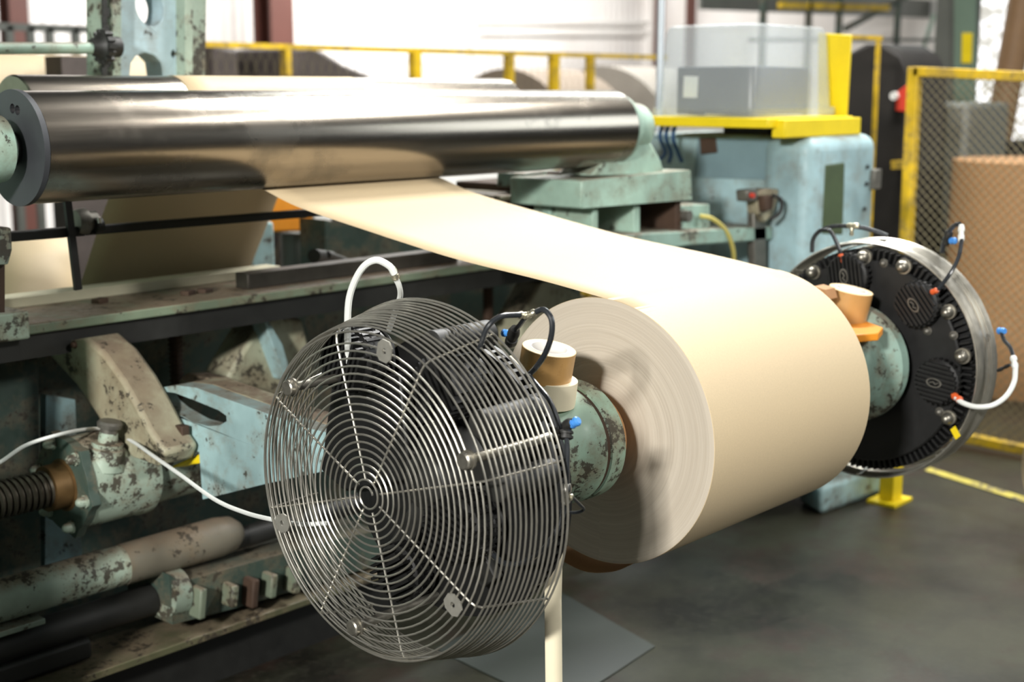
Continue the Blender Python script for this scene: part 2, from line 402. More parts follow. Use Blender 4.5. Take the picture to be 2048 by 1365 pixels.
# left end plate with two sight holes and the journal
m = MB(); cpl = (xl-0.012, R1Y, R1Z)
hp = [[V((xl-0.012, R1Y+0.085*math.sin(math.radians(a))+0.011*math.cos(q), R1Z+0.085*math.cos(math.radians(a))+0.011*math.sin(q))) for q in [2*PI*i/10 for i in range(10)]] for a in (-2, -16)]
outer = [V((xl-0.012, R1Y+(R1R+0.003)*math.cos(2*PI*i/64), R1Z+(R1R+0.003)*math.sin(2*PI*i/64))) for i in range(64)]
m.prism(outer, (0.013, 0, 0), hp); m.build('end_plate', plain('grey_blue_end_plate', srgb(68, 70, 74), 0.5, 0.4, 0.2, 10), r1)
MB().cyl((xl-0.09, R1Y, R1Z), (xl-0.005, R1Y, R1Z), 0.035, 28).build('journal', M['dark'], r1)
r2 = roller('steel_roller', 'rear polished steel roller carrying the pale paper over its top', R2Y, R2Z, R2R, 1.75, 3.53)

# bearing block of the front roller (right) on its pedestal
bp = thing('bearing_pedestal', 'pale green bearing pedestal carrying the right end of the front roller', 'pedestal', (3.8, R1Y, 1.2))
m = MB(); m.lathe((3.662, R1Y, R1Z), (1,0,0), [(0, 0.095), (0.012, 0.112), (0.03, 0.112), (0.05, 0.085), (0.14, 0.08), (0.15, 0.06)], 40); m.build('bearing_cap', M['green'], bp)
pl = [P(x, y, 'Y', R1Y-0.06) for x, y in ((1182, 352), (1205, 325), (1240, 270), (1290, 262), (1322, 320), (1330, 348))]
MB().prism(pl, (0, 0.14, 0)).build('pedestal_foot', M['green'], bp, bevel=0.008)

# ------------------------------------------------------------------ brakes
def gpt(X, ang, r, cz=RZ, cy=RY): return V((X, cy+r*math.cos(ang), cz+r*math.sin(ang)))
def brake_guard(root, prof, turns, cz, r0, ang0, wire=0.0019, side=12):
    """wire basket: rings on a lathe profile [(X, r)...], the face wound as a spiral, eight spokes bent over the rim"""
    g = MB(); X0 = prof[0][0]
    N = int(turns*64)
    sp = []
    for i in range(N+1):
        t = i/64; r = r0+(prof[0][1]-r0)*t/turns; sp.append(gpt(X0, ang0-2*PI*t, r, cz))
    g.tube(sp, wire, 6)
    for k in range(1, len(prof)):
        X, r = prof[k]; jit = random.uniform(-0.0015, 0.0015)
        g.ring((X, RY, cz), (1,0,0), r+jit*0.4, wire*1.12 if k == len(prof)-1 else wire, 96, 6)
    gd = g.build('guard_coil', M['wire'], root)
    for k in range(8):
        a = ang0+PI/4*k; dx = 0.0035 if prof[-1][0] > X0 else -0.0035
        pts = [gpt(X0+dx, a, 0.03, cz), gpt(X0+dx, a, prof[0][1]-0.006, cz)]+[gpt(X+dx*0.5, a, r-0.004, cz) for X, r in prof[1:]]
        MB().tube(pts, wire*1.05, 6).build('spoke', M['wire'], gd)
    return gd
def profile(Xf, Xc, r1, Xb, r2, n):
    s = 1 if Xb > Xf else -1; out = [(Xf, r1-0.004), (Xf+s*0.004, r1+0.006), (Xf+s*0.013, r1+0.014)]
    for i in range(n): out.append((Xf+s*0.013+(Xb-Xf-s*0.013)*(i+1)/n, r1+0.014+(r2-r1-0.014)*(i+1)/n))
    return out
def dome_bolt(root, p, d, r, h, mat, name='bolt'):
    m = MB(); m.lathe(p, d, [(0, r*1.25), (h*0.25, r*1.25), (h*0.26, r), (h*0.7, r*0.92), (h*0.9, r*0.6), (h, r*0.2)], 18); return m.build(name, mat, root)
def actuator(root, c, d, r, h, spin=0.0, badge=True):
    """round ribbed brake actuator with an oval badge"""
    d = V(d).normalized(); m = MB()
    m.lathe(c, d, [(0, r*0.82), (h*0.35, r*0.86), (h*0.4, r*0.98), (h*0.72, r), (h*0.8, r*0.9), (h*0.8, 0.01)], 36)
    u = V((0, math.cos(spin), math.sin(spin))); v = d.cross(u); top = V(c)+d*h*0.8
    n = 9
    for i in range(n):
        y = (i-(n-1)/2)*r*1.75/n; L = math.sqrt(max(0, (r*0.94)**2-y*y))
        m.obox(top+v*y+d*h*0.08, u*L, v*r*0.05, d*h*0.12)
    for i in range(26):
        q = 2*PI*i/26; dr = u*math.cos(q)+v*math.sin(q); tt = d.cross(dr)
        m.obox(V(c)+dr*r*0.98+d*h*0.5, dr*r*0.06, tt*r*0.05, d*h*0.22)
    a = m.build('brake_actuator', M['black'], root, sharp=30)
    if badge:
        b = MB(); t1 = top+d*h*0.22
        el = lambda k, e: [t1+d*e+u*r*0.36*k*math.cos(2*PI*i/28)+v*r*0.2*k*math.sin(2*PI*i/28) for i in range(28)]
        b.prism(el(1, 0), d*0.003, [list(reversed(el(0.8, 0)))]); b.tube([t1+d*0.002+u*r*x+v*r*y for x, y in ((-0.2, -0.04), (-0.08, 0.06), (0.04, -0.05), (0.2, 0.05))], 0.0016, 5)
        b.build('oval_badge', M['grit'], a)
    return a

# near brake (its wire guard faces the camera)
nb = thing('roll_brake', 'near air disc brake behind a round spiral wire guard, closest to the camera', 'brake', (1.7, RY, RZ-0.33))
ncz = 0.9085
gd = brake_guard(nb, profile(1.553, 0, 0.281, 1.70, 0.327, 13), 20.0, ncz, 0.013, math.radians(164))
disc = MB()
disc.lathe((1.752, RY, RZ), (1,0,0), [(0, 0.11), (0, 0.262), (0.009, 0.262), (0.009, 0.11)], 72, False)
disc.lathe((1.781, RY, RZ), (1,0,0), [(0, 0.07), (0, 0.262), (0.009, 0.262), (0.009, 0.07)], 72)
for i in range(84):
    q = 2*PI*i/84; dr = V((0, math.cos(q), math.sin(q))); tt = V((0, -math.sin(q), math.cos(q)))
    disc.obox(V((1.771, RY, RZ))+dr*0.225, (0.0105, 0, 0), dr*0.036, tt*0.0035)
disc.build('brake_disc', M['black'], nb)
m = MB(); m.lathe((1.68, RY, RZ), (1,0,0), [(0, 0.02), (0.01, 0.05), (0.03, 0.062), (0.05, 0.07), (0.08, 0.11), (0.11, 0.115)], 40)
for k in range(5):
    q = 2*PI*k/5+0.3; dr = V((0, math.cos(q), math.sin(q))); tt = V((0, -math.sin(q), math.cos(q)))
    m.obox(V((1.735, RY, RZ))+dr*0.12, (0.012, 0, 0), dr*0.09, tt*0.022)
m.build('brake_hub', M['dark'], nb, bevel=0.003)
for (x, y), r, h, sp in (((905, 1062), 0.06, 0.105, 0.3), ((884, 775), 0.06, 0.105, 1.0), ((694, 722), 0.06, 0.10, 1.9), ((790, 1150), 0.055, 0.08, 2.6)):
    c = P(x, y, 'X', 1.75-h*0.8); c.x = 1.75
    a = actuator(nb, c, (-1, 0, 0), r, h, sp, badge=False)
    m = MB()
    for k in range(3): m.ring(c-V((h*(0.15+0.2*k), 0, 0)), (1, 0, 0), r*0.95, 0.004, 40, 6)
    m.build('cooling_rib', M['black'], a)
for x, y in ((957, 850), (862, 690), (990, 978)):
    c = P(x, y, 'X', 1.61); m = MB(); m.lathe(c, (1, 0, 0), [(0, 0.018), (0.002, 0.024), (0.14, 0.025)], 24); m.build('guide_cylinder', M['dark'], nb)
m = MB(); m.prism([P(x, y, 'X', 1.715) for x, y in ((662, 765), (800, 745), (820, 960), (690, 985), (640, 940))], (0.03, 0, 0)); m.build('calliper', M['black'], nb, bevel=0.006)
# guard mountings: three standoff bolts and three clips, alternating round the rim
for x, y in ((935, 921), (583, 775), (712, 1254)):
    p = P(x, y, 'X', 1.548); m = MB()
    m.lathe(p-V((0.012, 0, 0)), (1,0,0), [(0, 0.012), (0.002, 0.0145), (0.012, 0.0145), (0.012, 0.017), (0.016, 0.017), (0.016, 0.0085), (0.215, 0.0085)], 6+12); m.build('standoff_bolt', M['bolt'], nb)
for x, y in ((768, 703), (905, 1211), (564, 1047)):
    p = P(x, y, 'X', 1.5485); m = MB(); q = math.atan2(p.z-ncz, p.y-RY); u = V((0, math.cos(q+PI/2), math.sin(q+PI/2))); v = V((0, math.cos(q), math.sin(q)))
    oct_ = [p+u*a*0.017+v*b*0.019 for a, b in ((-0.5,-1),(0.5,-1),(1,-0.5),(1,0.5),(0.5,1),(-0.5,1),(-1,0.5),(-1,-0.5))]
    hole = [p+u*0.0052*math.cos(2*PI*i/12)+v*0.0052*math.sin(2*PI*i/12) for i in range(12)]
    m.prism(oct_, (0.003, 0, 0), [hole]); m.build('guard_clip', M['clip'], nb)

# green chuck that carries the roll at the near end, on the arm
def chuck(label, X0, X1, sgn, prof, core, cz=RZ):
    c = thing('roll_chuck', label, 'chuck', ((X0+X1)/2, RY, cz-0.1))
    MB().lathe((X0, RY, cz), (sgn, 0, 0), prof, 64).build('chuck_body', M['green2' if sgn < 0 else 'worn2'], c, sharp=25)
    a, b = core
    MB().lathe((a, RY, cz), (1 if b > a else -1, 0, 0), [(0, 0.098), (abs(b-a)*0.55, 0.094), (abs(b-a), 0.064)], 48).build('core_plug', M['kraftfar'], c)
    return c
M['worn2'] = paint('green_chuck_paint', srgb(156, 186, 166), 0.75, 0.3, off=61, scale=30)
ch = chuck('chipped green cylindrical chuck beside the near brake, under the two tape rolls', 1.80, 2.13, 1,
      [(0, 0.08), (0.06, 0.095), (0.19, 0.1), (0.235, 0.112), (0.255, 0.12), (0.272, 0.1215), (0.274, 0.1185), (0.284, 0.1185), (0.286, 0.1225), (0.328, 0.1225), (0.333, 0.117), (0.333, 0.06)], (2.131, 2.199))
MB().lathe((2.0735, RY, RZ), (1, 0, 0), [(0, 0.1187), (0.011, 0.1187)], 64, False).build('groove', M['rust'], ch)
rp = P(1241, 921, 'X', 2.138); MB().obox(rp, (0.002, 0, 0), (0, 0.004, 0.001), (0, -0.003, 0.012)).build('red_mark', M['red'], ch)
chf = chuck('pale blue-green flanged chuck between the roll and the far brake', 3.285, 2.85, -1,
      [(0, 0.158), (0.035, 0.158), (0.045, 0.148), (0.06, 0.128), (0.10, 0.122), (0.36, 0.118), (0.38, 0.11), (0.38, 0.06)], (2.905, 2.843), 0.89)

# far brake: open side towards the roll
fcz = 0.884
fb = thing('roll_brake', 'far air disc brake seen from inside, black plate with ribbed actuators', 'brake', (3.4, RY, fcz-0.33))
pf = [(3.475, 0.288), (3.471, 0.30), (3.463, 0.309)]+[(3.46-0.122*(i+1)/16, 0.318-0.003*i/15+0.004*math.sin(i*0.6)) for i in range(16)]
g2 = brake_guard(fb, pf, 20.0, fcz, 0.017, math.radians(90), 0.0026)
d2 = MB(); d2.lathe((3.335, RY, fcz), (1,0,0), [(0, 0.09), (0, 0.268), (0.004, 0.272), (0.014, 0.272), (0.014, 0.09)], 72)
d2.lathe((3.375, RY, fcz), (1,0,0), [(0, 0.05), (0, 0.30), (0.012, 0.30), (0.012, 0.05)], 72)
for i in range(110):
    q = 2*PI*i/110; dr = V((0, math.cos(q), math.sin(q))); tt = V((0, -math.sin(q), math.cos(q)))
    d2.obox(V((3.362, RY, fcz))+dr*0.283, (0.013, 0, 0), dr*0.015, tt*0.003)
d2.build('brake_plate', M['black'], fb)
far_acts = []
for (x, y), sp in (((1833, 609), 0.9), ((1874, 764), 0.12), ((1694, 552), 1.4)):
    c = P(x, y, 'X', 3.30); c.x = 3.334
    far_acts.append(actuator(fb, c, (-1, 0, 0), 0.058, 0.05, sp))
for x, y, r in ((1724, 515, 0.0165), (1803, 534, 0.0165), (1893, 625, 0.0155), (1921, 714, 0.0165), (1893, 838, 0.0155), (1623, 546, 0.0155)):
    p = P(x, y, 'X', 3.315); p.x = 3.334; dome_bolt(fb, p, (-1, 0, 0), r, 0.035, M['bolt'])
for x, y in ((1765, 527), (1905, 672), (1853, 663), (1877, 825)):
    p = P(x, y, 'X', 3.325); p.x = 3.334; dome_bolt(fb, p, (-1, 0, 0), 0.009, 0.016, M['grit'], 'small_bolt')
p = P(1911, 866, 'X', 3.33); MB().obox(p, (0.001, 0, 0), (0, 0.008, 0.012), (0, 0.006, -0.006)).build('yellow_mark', M['yellow'], fb)

# ------------------------------------------------------------------ tape rolls
def tape(label, base, axis, R, h, rin, side, edge, group=None, print_=True):
    t = thing('tape_roll', label, 'tape', base, group); ax = V(axis).normalized(); b = V(base)
    m = MB(); m.lathe(b, ax, [(0, rin), (0, R-0.001), (0.001, R), (h-0.001, R)], 56, False); m.mi = 1
    m.lathe(b, ax, [(h-0.001, R), (h, R-0.001), (h, rin)], 56, False); m.build('tape_winding', [side, edge], t)
    c = MB().lathe(b, ax, [(0, rin-0.003), (0, rin), (h+0.0004, rin), (h+0.0004, rin-0.003), (0, rin-0.003)], 56, False).build('cardboard_core', M['white'], t)
    if print_:
        a = ax.cross(V((0.7, 0.7, 0))).normalized(); e = ax.cross(a)
        for k, (q0, q1, mat, nm) in enumerate(((-0.5, 0.1, M['red'], 'red_print'), (0.16, 0.42, M['grey'], 'grey_print'), (1.5, 1.85, M['grey'], 'grey_print'), (2.3, 2.7, M['red'], 'red_print'))):
            rows = [[b+ax*h*zz+(a*math.cos(q0+(q1-q0)*i/8)+e*math.sin(q0+(q1-q0)*i/8))*(rin-0.0034) for i in range(9)] for zz in (0.3, 0.8)]
            MB().sheet(rows).build(nm, mat, c)
    return t
q = P(1113, 824, 'Y', 1.685)
tax = (RT*0.10 - FW*0.10 + V((0, 0, 1)))
wb = V((2.035, 1.675, RZ+0.100)) - RT*0.031 - V((0, 0, 0.005))
tape('white masking tape roll lying on the green chuck, under a brown one', wb, tax, 0.051, 0.052, 0.038, M['tapewhite'], M['tapewhite'], 'tape rolls')
tax2 = (RT*0.16 - FW*0.13 + V((0, 0, 1))).normalized()
bb = wb+V(tax).normalized()*0.0525 - RT*0.015+FW*0.004
tape('brown packing tape roll stacked on the white tape roll by the near brake', bb, tax2, 0.053, 0.062, 0.038, M['tapetan'], M['tapeedge'], 'tape rolls')
fbx = thing('clamp_bracket', 'orange bracket on the far chuck under a brown tape roll', 'bracket', (3.1, RY, RZ+0.12))
pc = P(1707, 662, 'X', 3.08)
MB().prism([P(x, y, 'Z', pc.z) for x, y in ((1640, 655), (1720, 637), (1766, 655), (1757, 666), (1690, 672))], (0, 0, -0.02)).build('bracket_plate', M['orange'], fbx, bevel=0.003)
pb = P(1688, 640, 'Z', pc.z+0.002)
MB().cyl(V((pb.x, pb.y, pc.z-0.02)), V((pb.x, pb.y, RZ+0.08)), 0.02, 12).build('bracket_post', M['orange'], fbx)
tape('brown packing tape roll sitting on the orange bracket at the far chuck', pb, (RT*0.17-FW*0.1+V((0, 0, 1))), 0.056, 0.082, 0.041, M['tapetan'], M['tapeedge'], 'tape rolls', False)
MB().prism([P(x, y, 'X', 3.06) for x, y in ((1627, 573), (1650, 580), (1655, 600), (1632, 590))], (0.05, 0, 0)).build('paper_scrap', M['kraftfar']); tag(bpy.data.objects['paper_scrap'], 'torn brown paper scrap behind the roll beside the far tape roll', 'paper scrap')

# ------------------------------------------------------------------ hoses
def hose(label, pts, r, mat, fittings=(), name='air_hose', n=10):
    t = thing(name, label, 'hose', pts[0], 'air hoses of the brakes')
    MB().tube(spline(pts, n), r, 10).build('hose_line', mat, t)
    for (p0, p1, rr, mt, nm) in fittings:
        p0, p1 = V(p0), V(p1); L = (p1-p0).length
        MB().lathe(p0, p1-p0, [(0, rr*0.75), (L*0.2, rr), (L*0.38, rr), (L*0.4, rr*0.8), (L*0.6, rr*0.8), (L*0.62, rr), (L*0.85, rr), (L, rr*0.7)], 12).build(nm, mt, t)
    return t
def X(x, y, v): return P(x, y, 'X', v)
hose('white hose arching over the top of the near wire guard', [X(697, 725, 1.66), X(695, 650, 1.64), X(700, 590, 1.63), X(722, 540, 1.63), X(750, 521, 1.64), X(778, 532, 1.66), X(789, 548, 1.67)], 0.0062, M['whitehose'],
     [(X(784, 535, 1.668), X(792, 560, 1.675), 0.0075, M['brass'], 'fitting')])
hose('short clear-white hose dropping from the brass fitting into the top of the near guard', [X(791, 556, 1.675), X(799, 575, 1.69), X(800, 595, 1.71), X(790, 625, 1.73), X(778, 660, 1.74)], 0.0052, M['whitehose'])
hose('black hose looped from the near guard to a brass tee by the tape rolls', [X(932, 765, 1.70), X(945, 735, 1.68), X(962, 690, 1.66), X(975, 655, 1.66), X(1000, 634, 1.68), X(1040, 630, 1.72)], 0.0048, M['blackhose'],
     [(X(1036, 630, 1.72), X(1056, 632, 1.735), 0.0065, M['brass'], 'fitting'), (X(1052, 633, 1.733), X(1072, 624, 1.74), 0.0065, M['brass'], 'fitting')])
hose('black hose hanging in a loop in front of the brown tape roll', [X(1070, 625, 1.74), X(1088, 620, 1.74), X(1103, 640, 1.74), X(1102, 675, 1.74), X(1088, 712, 1.75), X(1066, 742, 1.77), X(1048, 755, 1.79)], 0.0050, M['blackhose'])
hose('short black hose from the brass tee to a push-in fitting with a blue collar', [X(1050, 636, 1.735), X(1040, 650, 1.75), X(1028, 664, 1.77), X(1022, 685, 1.79)], 0.0045, M['blackhose'],
     [(X(1030, 658, 1.765), X(1020, 690, 1.79), 0.011, M['dark'], 'fitting'), (X(1018, 668, 1.78), X(1006, 666, 1.785), 0.007, M['bluecap'], 'blue_collar')])
hose('black hose running down from the blue collar elbow to a silver tee', [X(1132, 868, 1.73), X(1135, 900, 1.72), X(1134, 940, 1.715), X(1133, 985, 1.71)], 0.0045, M['blackhose'],
     [(X(1132, 860, 1.735), X(1131, 880, 1.73), 0.013, M['dark'], 'elbow'), (X(1118, 862, 1.75), X(1144, 845, 1.74), 0.010, M['dark'], 'fitting'), (X(1140, 851, 1.742), X(1158, 841, 1.745), 0.0085, M['bluecap'], 'blue_collar'),
      (X(1134, 968, 1.71), X(1130, 1010, 1.705), 0.0085, M['chrome'], 'silver_tee'), (X(1133, 993, 1.708), X(1146, 996, 1.715), 0.006, M['brass'], 'fitting')])
hose('thin black hose curling from above the white tape roll to the blue collar elbow', [X(1058, 752, 1.76), X(1078, 775, 1.75), X(1098, 800, 1.74), X(1112, 830, 1.735), X(1120, 858, 1.735)], 0.0042, M['blackhose'])
hose('black hose sagging from the silver tee into the lower right of the near guard', [X(1130, 1008, 1.705), X(1122, 1040, 1.70), X(1105, 1075, 1.69), X(1075, 1108, 1.68), X(1040, 1127, 1.68), X(1008, 1127, 1.69), X(988, 1112, 1.70)], 0.0052, M['blackhose'],
     [(X(990, 1115, 1.70), X(968, 1095, 1.71), 0.008, M['chrome'], 'fitting')])
hose('thin black loop of hose at the silver tee against the roll face', [X(1145, 996, 1.73), X(1160, 1010, 1.76), X(1167, 1020, 1.78), X(1150, 1026, 1.77), X(1118, 1024, 1.75)], 0.0028, M['blackhose'])
hose('white hose crossing from the left edge over the screw housing to the near guard', [P(-30, 935, 'Y', 2.95), P(0, 925, 'Y', 2.95), P(50, 892, 'Y', 2.93), P(110, 872, 'Y', 2.92), P(165, 860, 'Y', 2.98), P(212, 860, 'Y', 3.02), P(262, 882, 'Y', 2.9), P(310, 915, 'Y', 2.7), P(360, 950, 'Y', 2.55), P(430, 1000, 'Y', 2.35), P(490, 1026, 'Y', 2.2), P(545, 1040, 'Y', 2.05), P(600, 1049, 'Y', 1.98), P(655, 1047, 'Y', 1.93)], 0.0045, M['whitehose'])
# far brake hoses
hose('black hose arching over the top left of the far brake', [X(1624, 505, 3.40), X(1626, 480, 3.40), X(1640, 462, 3.40), X(1668, 453, 3.40), X(1700, 453, 3.40), X(1735, 458, 3.41), X(1775, 472, 3.42)], 0.006, M['blackhose'],
     [(X(1694, 452, 3.40), X(1718, 452, 3.40), 0.008, M['brass'], 'fitting'), (X(1704, 455, 3.40), X(1703, 472, 3.40), 0.006, M['brass'], 'fitting')])
hose('short black hose bending down to the upper left actuator of the far brake', [X(1643, 460, 3.39), X(1658, 461, 3.37), X(1668, 474, 3.35), X(1679, 500, 3.31), X(1683, 514, 3.30)], 0.0055, M['blackhose'], [(X(1682, 508, 3.30), X(1685, 526, 3.30), 0.009, M['orangefit'], 'orange_fitting')])
hose('black hose with a white coupling running down to the middle actuator of the far brake', [X(1921, 452, 3.42), X(1923, 480, 3.40), X(1917, 515, 3.36), X(1900, 548, 3.32), X(1880, 574, 3.30), X(1870, 583, 3.295)], 0.0052, M['blackhose'],
     [(X(1923, 450, 3.42), X(1922, 484, 3.40), 0.0085, M['whitehose'], 'white_coupling'), (X(1876, 580, 3.295), X(1862, 586, 3.295), 0.0075, M['orangefit'], 'orange_fitting')])
hose('black hose with a blue collar standing at the upper right of the far brake', [X(1884, 505, 3.46), X(1888, 485, 3.45), X(1895, 468, 3.44), X(1908, 452, 3.43), X(1920, 448, 3.42)], 0.006, M['blackhose'],
     [(X(1892, 488, 3.45), X(1899, 462, 3.44), 0.011, M['dark'], 'fitting'), (X(1899, 482, 3.44), X(1913, 482, 3.44), 0.009, M['bluecap'], 'blue_collar')])
hose('white hose curling from the lower actuator round the rim of the far brake', [X(1908, 793, 3.29), X(1925, 806, 3.28), X(1952, 814, 3.28), X(1985, 811, 3.29), X(2012, 793, 3.31), X(2028, 765, 3.34), X(2031, 735, 3.36)], 0.0065, M['whitehose'],
     [(X(1905, 790, 3.292), X(1923, 803, 3.285), 0.0095, M['orangefit'], 'orange_fitting'), (X(2031, 738, 3.36), X(2026, 712, 3.37), 0.0085, M['whitehose'], 'white_coupling')])
hose('black hose with a blue collar at the right rim of the far brake', [X(2026, 712, 3.37), X(2020, 695, 3.38), X(2008, 680, 3.39), X(2003, 665, 3.40)], 0.005, M['blackhose'],
     [(X(2010, 663, 3.40), X(1996, 662, 3.41), 0.009, M['bluecap'], 'blue_collar'), (X(2020, 730, 3.37), X(1995, 742, 3.38), 0.005, M['dark'], 'fitting')])

# ------------------------------------------------------------------ paper strip and loose flap
sx0 = 1.80
pts = [(1006, 716), (1040, 752), (1066, 802), (1086, 860), (1100, 920), (1107, 980), (1110, 1040), (1108, 1110), (1106, 1200), (1107, 1290), (1108, 1380), (1109, 1700)]
rows = []
for x, y in pts:
    p = P(x, y, 'X', sx0+0.02); d = RT*0.0155+FW*0.003
    if y < 1060: d = V((0.017, -0.004, 0.002))
    rows.append([p-d, p, p+d])
st = MB().sheet(rows).build('paper_strip', M['stripw'], solid=0.0008); tag(st, 'long cream paper strip hanging straight down behind the near brake', 'paper strip')
pts = [(1100, 1108), (1150, 1136), (1185, 1146), (1230, 1143), (1262, 1130)]
fl = [P(x, y, 'X', 2.25) for x, y in pts]
rows = [[p+V((i*0.09, 0.0, 0.004*i)) for i in range(3)] for p in spline(fl, 4)]
tag(MB().sheet(rows).build('paper_flap', M['kraftfar'], solid=0.0008), 'loose brown paper flap curling under the bottom of the kraft roll', 'paper flap')

# ------------------------------------------------------------------ near carriage: arm, nut housing, screw, guide pipe
AX = 1.95
def aX(x, y): return P(x, y, 'X', AX)
arm = thing('roll_arm', 'blue-green cast arm with a long slot, left of the near wire guard', 'arm', (AX, 2.6, 0.6))  # one cast arm of the unwind stand, not the stand itself
out = [(300, 812), (306, 790), (326, 775), (352, 771), (392, 776), (440, 794), (530, 826), (620, 858), (720, 880), (820, 890), (860, 975), (740, 930), (640, 945), (530, 969), (405, 1000), (398, 905), (330, 885)]
slot = [(318, 792), (330, 784), (350, 787), (392, 803), (438, 822), (452, 832), (453, 843), (440, 851), (415, 853), (385, 845), (345, 822), (326, 806)]
MB().prism([aX(*q) for q in out], (0.05, 0, 0), [[aX(*q) for q in slot]]).build('arm_plate', M['blue'], arm, bevel=0.006)
tf = [(306, 790), (326, 775), (352, 771), (392, 776), (440, 794), (530, 826), (640, 864), (640, 878), (530, 840), (440, 807), (392, 788), (352, 783), (326, 787)]
MB().prism([aX(*q)+V((0.051, 0, 0)) for q in tf], (0.07, 0, 0)).build('top_flange', M['horn'], arm, bevel=0.004)
hn = [(82, 690), (172, 676), (206, 706), (246, 762), (276, 815), (298, 858), (330, 905), (318, 935), (262, 915), (214, 878), (190, 830), (150, 770), (100, 716)]
MB().prism([P(x, y, 'X', 1.845) for x, y in hn], (0.10, 0, 0)).build('arm_horn', M['horn'], arm, bevel=0.012)
p = P(150, 690, 'X', 1.843); dome_bolt(arm, p, (-1, 0, 0), 0.008, 0.012, M['rust'])
p = P(365, 868, 'Y', 2.8); m = MB(); m.obox(p, (0.012, 0, 0.0), (0, 0.015, 0.0), (0, 0, 0.022)); m.build('arm_lug', M['rust'], arm, bevel=0.003)

HY, HZ = 3.0, 0.645
nh = thing('nut_housing', 'round pale green screw nut housing with a bolted flange, at the left', 'housing', (1.8, HY, HZ-0.12))
m = MB(); m.lathe((1.735, HY, HZ), (1,0,0), [(0, 0.115), (0.15, 0.115), (0.16, 0.118), (0.185, 0.118), (0.195, 0.1), (0.33, 0.098), (0.34, 0.09)], 56); m.build('housing_body', M['worn'], nh)
m = MB(); fl = []
for i in range(60):
    q = 2*PI*i/60; r = 0.118+0.016*max(0, math.cos(6*(q-0.2)))**3; fl.append(V((1.712, HY+r*math.cos(q), HZ+r*math.sin(q))))
m.prism(fl, (0.024, 0, 0)); m.build('housing_flange', M['darkgreen'], nh, bevel=0.004)
m = MB(); m.lathe((1.665, HY, HZ), (1,0,0), [(0, 0.046), (0, 0.056), (0.045, 0.058), (0.047, 0.066), (0.052, 0.066)], 40); m.build('bronze_nut', plain('old_bronze', srgb(118, 92, 58), 0.45, 0.6, 0.25, 20), nh)
for k in range(6):
    q = 2*PI*k/6+0.2; dome_bolt(nh, V((1.714, HY+0.105*math.cos(q), HZ+0.105*math.sin(q))), (-1, 0, 0), 0.013, 0.03, M['worn'], 'flange_bolt')
gb = P(212, 912, 'Y', 2.93)
MB().lathe(gb, (0.12, -0.12, 1), [(-0.03, 0.052), (0.02, 0.044), (0.024, 0.038), (0.034, 0.038), (0.036, 0.024), (0.06, 0.022)], 28).build('filler_boss', M['worn'], nh)
MB().lathe(gb+V((0.006, -0.006, 0.052)), (0.12, -0.12, 1), [(0, 0.021), (0.018, 0.021), (0.02, 0.029), (0.03, 0.031), (0.036, 0.026), (0.037, 0.0)], 28).build('filler_cap', M['grit'], nh)
p = P(372, 925, 'Y', 2.875); q = P(404, 914, 'Y', 2.765); p0 = P(343, 936, 'Y', 2.885)
m = MB(); m.prism([P(344, 936, 'Y', 2.88), P(402, 911, 'Y', 2.77), P(404, 926, 'Y', 2.77), P(372, 934, 'Y', 2.86)], (0.003, -0.004, 0.006)); tag(m.build('marker_strip', M['yellow']), 'small yellow marker strip between the nut housing and the blue arm', 'marker')

sw = thing('lead_screw', 'thick dark threaded screw entering the green nut housing from the left', 'screw', (1.3, HY, HZ-0.05))
MB().cyl((1.301, HY, HZ), (2.6, HY, HZ), 0.037, 32).build('screw_core', M['screw'], sw)
pt = 0.0165; hx = []
nT = int((1.68-1.31)/pt*20)
for i in range(nT): q = 2*PI*i/20; hx.append(V((1.31+pt*i/20, HY+0.041*math.cos(q), HZ+0.041*math.sin(q))))
MB().tube(hx, 0.0058, 6).build('screw_thread', M['screw'], sw)

PY = 3.0
gp = thing('guide_pipe', 'thick pale green guide pipe with a brown sleeve, low at the left', 'pipe', (1.5, PY, 0.35))
MB().cyl((1.301, PY, 0.400), (1.93, PY, 0.400), 0.052, 40).build('pipe', M['worn'], gp)
MB().lathe((1.86, PY, 0.400), (1, 0, 0), [(0, 0.0535), (0.3, 0.0545), (0.345, 0.048), (0.37, 0.03)], 40).build('sleeve', paint('brown_stained_sleeve', srgb(104, 99, 86), 0.5, 0.8, off=71), gp)
MB().cyl((2.2, PY+0.01, 0.375), (3.4, PY+0.01, 0.375), 0.03, 24).build('rod_end', M['dark'], gp)
MB().box((1.301, PY-0.045, 0.325), (1.62, PY+0.05, 0.340)).build('pipe_ledge', M['worn'], gp, bevel=0.003)
lr = thing('guide_rod', 'dark iron guide rod running below the green pipe into a ribbed block', 'rod', (1.5, PY, 0.24))
MB().cyl((1.301, PY+0.02, 0.275), (2.02, PY+0.02, 0.275), 0.042, 28).build('rod', M['dark'], lr)
MB().box((1.301, PY-0.03, 0.19), (1.75, PY+0.06, 0.245)).build('rod_tray', M['dark'], lr, bevel=0.01)

